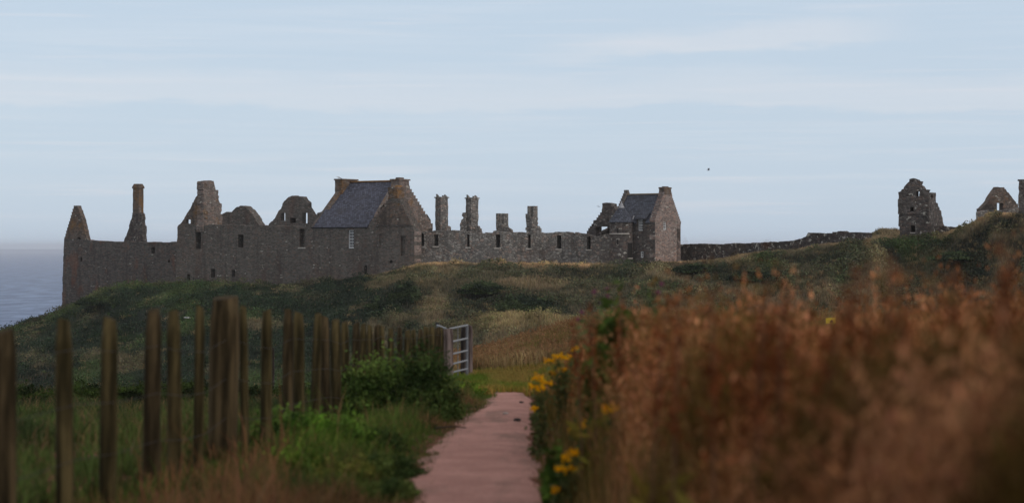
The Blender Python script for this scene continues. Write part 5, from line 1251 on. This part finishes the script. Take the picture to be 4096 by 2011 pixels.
wv = N(nt, 'ShaderNodeTexNoise', Scale=1.0, Detail=7.0, Roughness=.62); mpw = N(nt, 'ShaderNodeMapping'); mpw.inputs['Scale'].default_value = (7, 7, 34); lk.new(dirv, mpw.inputs[0]); lk.new(mpw.outputs[0], wv.inputs['Vector'])
el = N(nt, 'ShaderNodeMath', operation='MULTIPLY_ADD'); lk.new(wv.outputs[0], el.inputs[0]); el.inputs[1].default_value = .030; lk.new(sepd.outputs[2], el.inputs[2])   # warped elevation
def band(a, b, c, d): return mul(nt, ramp(nt, el.outputs[0], a, b), ramp(nt, el.outputs[0], d, c))
b1 = band(.0815, .0855, .0925, .108)
bx = N(nt, 'ShaderNodeMath', operation='MULTIPLY_ADD'); lk.new(sepd.outputs[0], bx.inputs[0]); bx.inputs[1].default_value = -.06; lk.new(el.outputs[0], bx.inputs[2])
b2 = mul(nt, mul(nt, ramp(nt, bx.outputs[0], .104, .108), ramp(nt, bx.outputs[0], .122, .112)), mul(nt, ramp(nt, sepd.outputs[0], -.01, .07), ramp(nt, sepd.outputs[0], .21, .15)))
pale = mix(nt, .75, A(187, 208, 228, 1), A(196, 213, 231, 1))
c = mix(nt, s1, A(199, 216, 234, 1), A(206, 220, 236, 1))
c = mix(nt, mul(nt, b1, .40), c, A(226, 229, 240, 1))
c = mix(nt, mul(nt, b2, .45), c, A(230, 231, 241, 1))
c = mix(nt, mul(nt, s2, .42), c, A(226, 228, 240, 1))
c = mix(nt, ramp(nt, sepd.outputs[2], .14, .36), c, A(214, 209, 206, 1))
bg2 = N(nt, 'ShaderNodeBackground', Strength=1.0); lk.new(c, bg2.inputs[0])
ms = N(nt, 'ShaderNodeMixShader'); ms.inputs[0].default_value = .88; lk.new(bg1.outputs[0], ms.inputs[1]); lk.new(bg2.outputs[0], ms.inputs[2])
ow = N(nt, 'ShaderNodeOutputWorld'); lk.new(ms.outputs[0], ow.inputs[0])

sd = bpy.data.lights.new('sun', 'SUN'); sd.energy = .9; sd.angle = R(14); sd.color = (1, .93, .86)
so = bpy.data.objects.new('sun', sd); link(so)
dirn = Vector((math.sin(SUN_AZ) * math.cos(SUN_EL), math.cos(SUN_AZ) * math.cos(SUN_EL), math.sin(SUN_EL)))
so.rotation_euler = dirn.to_track_quat('Z', 'Y').to_euler(); so.location = dirn * 60

cd = bpy.data.cameras.new('camera'); cd.lens = 70; cd.sensor_width = 36; cd.clip_start = .1; cd.clip_end = 100000
cd.shift_y = -15.5 / 4096
cd.dof.use_dof = True; cd.dof.focus_distance = 230; cd.dof.aperture_fstop = 2.2; cd.dof.aperture_blades = 0
co = bpy.data.objects.new('camera', cd); link(co); co.location = (0, 0, 0); co.rotation_euler = (R(90), 0, 0)
scene.camera = co
scene.view_settings.view_transform = 'Standard'; scene.view_settings.look = 'None'; scene.view_settings.gamma = 1; scene.view_settings.exposure = 0
scene.cycles.use_denoising = True
scene.cycles.max_bounces = 6; scene.cycles.diffuse_bounces = 3; scene.cycles.transmission_bounces = 3; scene.cycles.volume_bounces = 3
